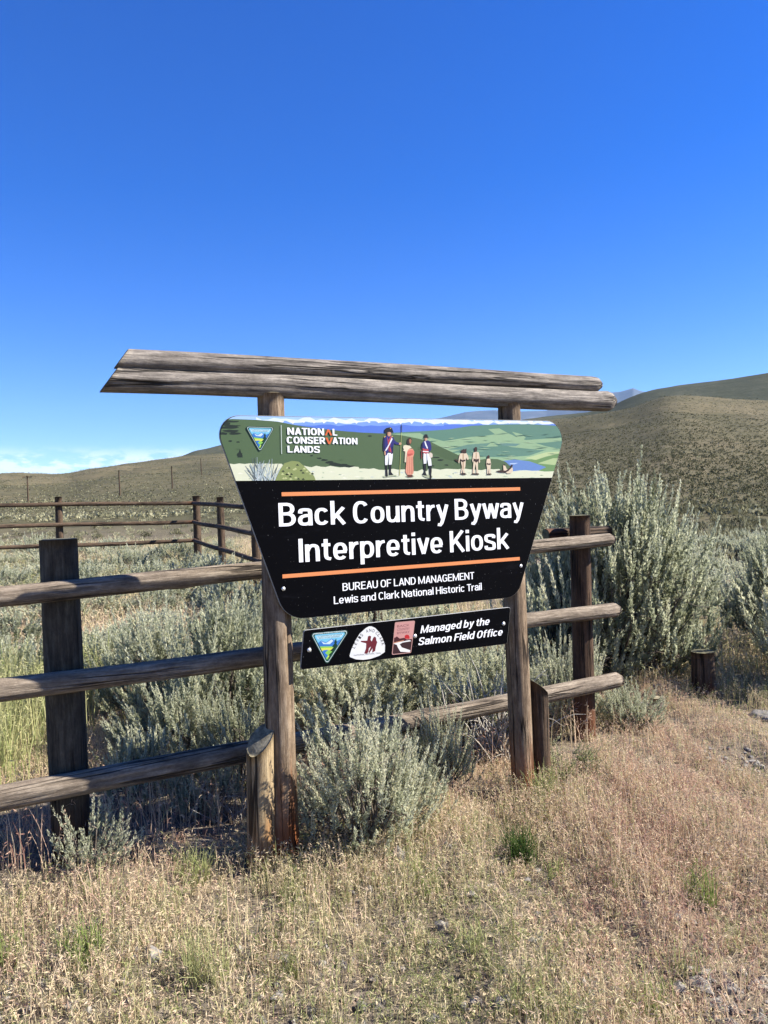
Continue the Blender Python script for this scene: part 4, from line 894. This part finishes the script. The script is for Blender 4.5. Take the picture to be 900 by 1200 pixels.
# farther sagebrush cover: one mass
def cover():
    g = np.random.default_rng(5); Vs, Qs, Ts = [], [], []; o = 0
    def batch(n, r0_, r1_, leaves, dens):
        nonlocal o
        r = np.exp(g.uniform(math.log(r0_), math.log(r1_), n)); t = np.radians(g.uniform(-38, 38, n)); x = r*np.sin(t); y = r*np.cos(t)
        keep = (wob(x, y, dens, o=2)+.5*wob(x, y, dens*.3, o=7)+np.where((x > .1*y) & (r < 170), 1.0, 0)) > g.uniform(-1.6, 1.0, n); x, y, r = x[keep], y[keep], r[keep]; n = len(x)
        z = gz(x, y); H = g.uniform(.3, .7, n)*np.where((r < 62) & (x < 0), .72, 1)*np.where(r > 50, .62, 1)*np.where(x > .1*y, .75, .62); R = H*g.uniform(.7, 1.1, n)
        k = np.repeat(np.arange(n), leaves); m_ = len(k); a = g.uniform(0, 6.28, m_); ph = np.arccos(g.uniform(0, 1, m_)); q = g.uniform(.3, .8, m_)
        Pb = np.stack([x[k]+R[k]*q*np.sin(ph)*np.cos(a), y[k]+R[k]*q*np.sin(ph)*np.sin(a), z[k]+H[k]*q*np.cos(ph)*.8], -1)
        D = unit(np.stack([np.sin(ph)*np.cos(a)*.6, np.sin(ph)*np.sin(a)*.6, .6+np.cos(ph)], -1)+g.normal(size=(m_, 3))*.2)
        LL = H[k]*(.62 if leaves < 20 else .30)*g.uniform(.6, 1.2, m_); V, Q_ = diamonds(Pb, D, LL, LL*(.75 if leaves < 20 else .32), g)
        Vs.append(V); Qs.append(Q_+o); o += len(V); Ts.append(np.repeat(np.clip(.50+.2*g.normal(size=n)[k]-np.clip((r[k]-50)/60, 0, .25)-np.where((x[k] > .1*y[k]) & (r[k] > 30), .16, 0)+np.where(x[k] < 0, .10, 0)+.1*g.normal(size=m_), 0, 1), 4))
    batch(2600, 18, 62, 110, 9); batch(76000, 46, 420, 7, 40)
    me = mesh_np('sagebrush_cover', np.vstack(Vs), [np.vstack(Qs)], {'tint': np.concatenate(Ts)})
    tag(link('sagebrush_cover', me, [M_sagef]), 'distant dotted sagebrush covering the hillsides', 'sagebrush', kind='stuff')
M_sagef = leafmat('far_sage_leaves', [(0.0, (.08, .078, .042)), (0.35, (.16, .152, .085)), (0.65, (.30, .285, .17)), (1.0, (.44, .41, .26))], 0.25, 0.0)
cover()

# ---------------------------------------------------------------- grass
def grass(name, x, y, h, tint, matl, label, stems=3, spread=.03, wid=.0028, heads=5, headL=.016, lean=.35, seed=1, cat='grass', kind='stuff', droop=.6):
    g = np.random.default_rng(seed); n = len(x)*stems; k = np.repeat(np.arange(len(x)), stems)
    bx = x[k]+g.normal(size=n)*spread; by = y[k]+g.normal(size=n)*spread; bz = gz(bx, by)-.008
    hh = h[k]*g.uniform(.55, 1.2, n); az = g.uniform(0, 6.28, n); le = np.abs(g.normal(size=n))*lean
    dirx, diry = np.cos(az), np.sin(az); S = np.stack([np.cos(g.uniform(0, 6.28, n)), np.sin(g.uniform(0, 6.28, n)), np.zeros(n)], -1)
    ts = np.array([0, .38, .72, 1.0]); wds = np.array([1.0, .9, .6, .12])
    C = np.stack([bx[:, None]+dirx[:, None]*hh[:, None]*le[:, None]*ts**2, by[:, None]+diry[:, None]*hh[:, None]*le[:, None]*ts**2, bz[:, None]+hh[:, None]*(ts-.35*(le[:, None]**1.5)*ts**2)], -1)
    W_ = (wid*wds)[None, :, None]*S[:, None]*g.uniform(.7, 1.4, (n, 1, 1))
    V = np.stack([C-W_*.5, C+W_*.5], 2).reshape(-1, 3); i = np.arange(n)[:, None]*8; j = np.arange(3)[None]*2
    q = np.stack([i+j, i+j+1, i+j+3, i+j+2], -1).reshape(-1, 4); ti = np.clip(tint[k]+g.normal(size=n)*.08, 0, 1); T = np.repeat(ti, 8)
    if heads:
        m_ = np.repeat(np.arange(n), heads); nm = len(m_); tt = g.uniform(.62, 1.0, nm); ii = np.clip(((tt-.72)/.28), 0, 1)[:, None]; top = np.where(tt[:, None] > .72, C[m_, 2]*(1-ii)+C[m_, 3]*ii, C[m_, 2])
        D = unit(np.stack([dirx[m_], diry[m_], np.zeros(nm)], -1)*.7+g.normal(size=(nm, 3))*.5+np.array([0, 0, 1])*(.5-droop*g.uniform(0, 1.6, nm))[:, None])
        LL = headL*g.uniform(.6, 1.4, nm); HV, HQ = diamonds(top, D, LL, LL*.17, g)
        q = np.vstack([q, HQ+len(V)]); V = np.vstack([V, HV]); T = np.concatenate([T, np.repeat(np.clip(ti[m_]+.08+g.normal(size=nm)*.08, 0, 1), 4)])
    me = mesh_np(name, V, [q], {'tint': T}); o = link(name, me, [matl])
    return tag(o, label, cat, kind=kind)
gg = np.random.default_rng(9)
def in_shade_gap(x, y): return None
def scatter(n, y0, y1, smax, pw=1.0):
    Y_ = np.sqrt(gg.uniform(y0*y0, y1*y1, n)); s = gg.uniform(-smax, smax, n); return s*Y_, Y_
def fence_side(x, y): return (x-FP.x)*POSTS.n.x + (y-FP.y)*POSTS.n.y      # >0 in front of the fence
x, y = scatter(64000, 1.3, 7.0, .92)
fs = fence_side(x, y); d = wob(x, y, .28, o=3)+.6*wob(x, y, .09, o=11)
keep = ((fs > -.25) & (d > gg.uniform(-1.9, 1.0, len(x)))) | ((fs <= -.25) & (gg.random(len(x)) < .45))
bare = ((x-1.95)**2/.03+(y-4.22)**2/.07 < 1) | ((x-1.3)**2/.03+(y-2.15)**2/.03 < 1)
dk = (fs < .12) & (fs > -.9) & (x < .0); keep &= ~(dk & (gg.random(len(x)) < .85))
keep &= ~(bare & (gg.random(len(x)) < .85)); x, y, fs = x[keep], y[keep], fs[keep]
pn = wob(x, y, .5, o=6); pr = wob(x, y, .35, o=14)
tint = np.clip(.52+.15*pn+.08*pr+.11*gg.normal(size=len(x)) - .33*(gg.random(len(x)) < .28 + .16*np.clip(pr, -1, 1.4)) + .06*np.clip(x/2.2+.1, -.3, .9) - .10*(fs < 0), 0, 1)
h = np.clip(.092+.040*wob(x, y, .16, o=1)+.02*wob(x, y, .5, o=10)+.022*gg.normal(size=len(x)), .035, .24)
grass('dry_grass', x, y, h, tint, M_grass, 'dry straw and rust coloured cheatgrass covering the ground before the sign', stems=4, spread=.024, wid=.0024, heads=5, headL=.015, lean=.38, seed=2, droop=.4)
# short matted thatch
x, y = scatter(36000, 1.4, 6.5, .92); gr2 = wob(x, y, .3, o=17)
grass('grass_thatch', x, y, np.full(len(x), .035), np.clip(.55+.12*gr2+.16*gg.normal(size=len(x)), 0, 1), M_grass, 'matted dry grass litter lying on the soil', stems=3, spread=.04, wid=.0032, heads=0, lean=1.6, seed=3)
# grass among the mid sagebrush
x, y = scatter(34000, 6.0, 24, .75); kp = (x < .12*y) | (y < 10); x, y = x[kp], y[kp]
grass('meadow_grass', x, y, np.clip(.24+.06*gg.normal(size=len(x)), .1, .4), np.clip(.33+.12*wob(x, y, 1.2, o=4)+.1*gg.normal(size=len(x)), 0, 1), M_grass, 'pale yellow green grass between the sagebrush on the flat', stems=5, spread=.07, wid=.007, heads=2, headL=.04, lean=.45, seed=4)
# tall grass behind the left fence
n = 900; x = gg.uniform(-3.9, -1.7, n); y = gg.uniform(3.9, 6.2, n); kp = (fence_side(x, y) < -.18) & (gg.random(n) < np.clip(1.0-(x+2.35)*3, 0.0, 1)); x, y = x[kp], y[kp]
grass('tall_grass', x, y, np.clip(.42+.1*gg.normal(size=len(x)), .2, .7), np.clip(.82+.2*gg.normal(size=len(x)), 0, 1), M_green, 'tall yellow green grass standing behind the left fence rails', stems=7, spread=.05, wid=.005, heads=3, headL=.03, lean=.28, seed=5)
# rusty stems under the bottom rail
n = 500; t_ = gg.uniform(-1.8, 2.1, n); o_ = gg.uniform(-.35, .12, n); x = FP.x+FD.x*t_+POSTS.n.x*o_; y = FP.y+FD.y*t_+POSTS.n.y*o_
grass('rust_grass', x, y, np.clip(.26+.07*gg.normal(size=n), .1, .45), np.clip(.72+.14*gg.normal(size=n), 0, 1), M_grass, 'taller rust coloured grass along the foot of the near fence', stems=3, spread=.03, wid=.0032, heads=5, headL=.022, lean=.4, seed=6)

def tuft(px, py, H, Rr, matl, label, n, tint, seed, wid=.0032):
    p = ghit(px, py); g = np.random.default_rng(seed); a = g.uniform(0, 6.28, n); q = Rr*np.sqrt(g.uniform(0, 1, n))*.5
    x, y = p.x+q*np.cos(a), p.y+q*np.sin(a)
    o = grass('grass_tuft', x, y, np.full(n, H), np.full(n, tint), matl, label, stems=2, spread=.012, wid=wid, heads=1 if matl is not M_dgreen else 0, headL=.016, lean=.42, seed=seed, cat='grass tuft', kind=None)
    me = o.data; co = np.empty(len(me.vertices)*3, np.float32); me.vertices.foreach_get('co', co); co = co.reshape(-1, 3)-np.array(p, np.float32); me.vertices.foreach_set('co', co.ravel()); o.location = p; return o
tuft(98, 1128, .15, .12, M_green, 'fresh green grass tuft at lower left, below the small pale sagebrush', 60, .62, 21)
tuft(238, 1152, .17, .13, M_green, 'pale green grass tuft in the dry grass below the short tan post', 60, .72, 22)
tuft(4, 1135, .13, .11, M_green, 'green grass tuft cut by the left edge of the photo', 40, .6, 23)
tuft(612, 1008, .15, .13, M_dgreen, 'dark green dense grass tuft in front of the right sign post', 130, .5, 24)
tuft(640, 940, .18, .16, M_green, 'yellow green grass tuft at the feet of the right sign post', 60, .8, 25)
tuft(765, 1190, .12, .12, M_green, 'yellow green low tuft at the bottom edge of the photo, right of centre', 50, .75, 26)
tuft(820, 1060, .15, .12, M_green, 'sparse green tuft in the reddish grass at right', 40, .65, 27)
tuft(225, 1030, .13, .14, M_green, 'yellow green tuft at the shade edge left of the short tan post', 60, .8, 28)

g = random.Random(77)
for k in range(18):
    o_t = tuft(g.choice((g.uniform(20, 420), g.uniform(420, 880))), g.uniform(1030, 1190), g.uniform(.07, .12), g.uniform(.07, .14), M_green, 'small sparse green weed tuft scattered through the dry foreground grass', g.randint(14, 30), g.uniform(.5, .9), 300+k, .0028)
    o_t['group'] = 'small weed tufts in the dry grass'
# ---------------------------------------------------------------- stones, gravel, dead twigs
def stone(px, py, sx_, sy_, sz_, label, seed, name='stone', cat='stone', matl=None):
    p = ghit(px, py); bm = bmesh.new(); bmesh.ops.create_icosphere(bm, subdivisions=4, radius=1); g = random.Random(seed); off = [g.uniform(0, 9) for _ in range(6)]
    for v in bm.verts:
        c = v.co; s = 1+.16*math.sin(2.3*c.x+off[0])*math.cos(2.1*c.y+off[1])+.08*math.sin(5*c.z+off[2]+3*c.x)+.04*math.sin(9*c.y+off[3])
        v.co = Vector((c.x*sx_*s, c.y*sy_*s, max(-.3, min(c.z, .75))*sz_*s))
    me = bpy.data.meshes.new(name); bm.to_mesh(me); bm.free()
    for q in me.polygons: q.use_smooth = True
    o = link(name, me, [matl or M_stone], None, p); o.rotation_euler[2] = g.uniform(0, 3); return tag(o, label, cat)
stone(896, 842, .12, .09, .05, 'flat grey stone at the right edge beyond the dry grass', 1)
stone(756, 832, .10, .07, .06, 'small grey stone at the foot of the weathered wood block', 2)
bl = ghit(768, 836); o = log_between('wood_block', bl-Vector((0, 0, .05)), bl+Vector((0.01, 0, .11)), .048, .046, [M_rail, M_end], None, seed=91, rough=.6)
tag(o, 'short grey weathered wood block left of the lone stump post', 'wood block')
def gravel():
    g = np.random.default_rng(8); ico = bmesh.new(); bmesh.ops.create_icosphere(ico, subdivisions=1, radius=1); iv = np.array([v.co[:] for v in ico.verts]); it = np.array([[v.index for v in f.verts] for f in ico.faces]); ico.free()
    spots = [(ghit(862, 893), .22, 70), (ghit(880, 1178), .2, 120), (ghit(60, 1150), .35, 120), (ghit(300, 1190), .4, 60), (ghit(560, 1100), .8, 160)]
    Vs, Fs = [], []; o = 0
    for c, R, n in spots:
        for _ in range(n):
            a, q = g.uniform(0, 6.28), R*math.sqrt(g.uniform(0, 1)); x, y = c.x+q*math.cos(a), c.y+q*math.sin(a); s = g.gamma(2.2, .0045)+.004
            v = iv*s*g.uniform(.6, 1.2, 3)*(1+.15*g.normal(size=(len(iv), 1))); v = v+np.array([x, y, gz1(x, y)+s*.2]); Vs.append(v); Fs.append(it+o); o += len(iv)
    tag(link('gravel', mesh_np('gravel', np.vstack(Vs), [np.vstack(Fs)]), [M_stone]), 'grey gravel scattered in bare patches of the dry grass', 'gravel', kind='stuff')
gravel()
def twigs(px, py, R, n, label, seed, H=.28, flat=False, thick=.004):
    p = ghit(px, py); g = np.random.default_rng(seed); A = np.stack([g.normal(size=n)*R*.3, g.normal(size=n)*R*.2, np.full(n, .0)], -1); a = g.uniform(0, 6.28, n)
    L = R*g.uniform(.5, 1.3, n); B = A+np.stack([np.cos(a)*L, np.sin(a)*L*.6, (np.abs(g.normal(size=n))*H*(.1 if flat else .6))], -1); Mi = (A+B)*.5+np.stack([g.normal(size=n)*R*.15, g.normal(size=n)*R*.15, g.uniform(.1, .7, n)*H*(.2 if flat else 1)], -1)
    v, q = tubes(A, Mi, B, np.full(n, thick), np.full(n, thick*.35), 4, 6)
    tag(link('dead_twigs', mesh_np('dead_twigs', v, [q], smooth=True), [M_twig], None, p), label, 'twigs')
tw = ghit(585, 880)
twigs(582, 888, .30, 90, 'tangle of pale dead twigs left of the right sign post', 1, .52)
twigs(270, 960, .28, 26, 'thin dead twigs in the dark shade beside the short tan post', 2, .3, thick=.0022)
twigs(690, 965, .22, 9, 'pale dead stalks lying in the grass right of the sign', 3, .05, True, .0022)
twigs(250, 1145, .16, 7, 'few pale straw stalks lying on the ground at lower left', 4, .04, True, .002)

# ---------------------------------------------------------------- air
bm = bmesh.new(); bmesh.ops.create_cube(bm, size=1)
for v in bm.verts: v.co = Vector((v.co.x*26000, v.co.y*26000, -70+(v.co.z+.5)*1900))
me = bpy.data.meshes.new('haze'); bm.to_mesh(me); bm.free()
hm = bpy.data.materials.new('clear_air'); hm.use_nodes = True; nt = hm.node_tree; nt.nodes.clear()
o_ = nt.nodes.new('ShaderNodeOutputMaterial'); v_ = nt.nodes.new('ShaderNodeVolumePrincipled'); v_.inputs['Color'].default_value = (.35, .6, 1, 1); v_.inputs['Density'].default_value = 0.00003; v_.inputs['Anisotropy'].default_value = 0.0
nt.links.new(v_.outputs[0], o_.inputs['Volume']); tag(link('haze', me, [hm]), 'thin blue air fading the far mountains', 'haze', kind='stuff')
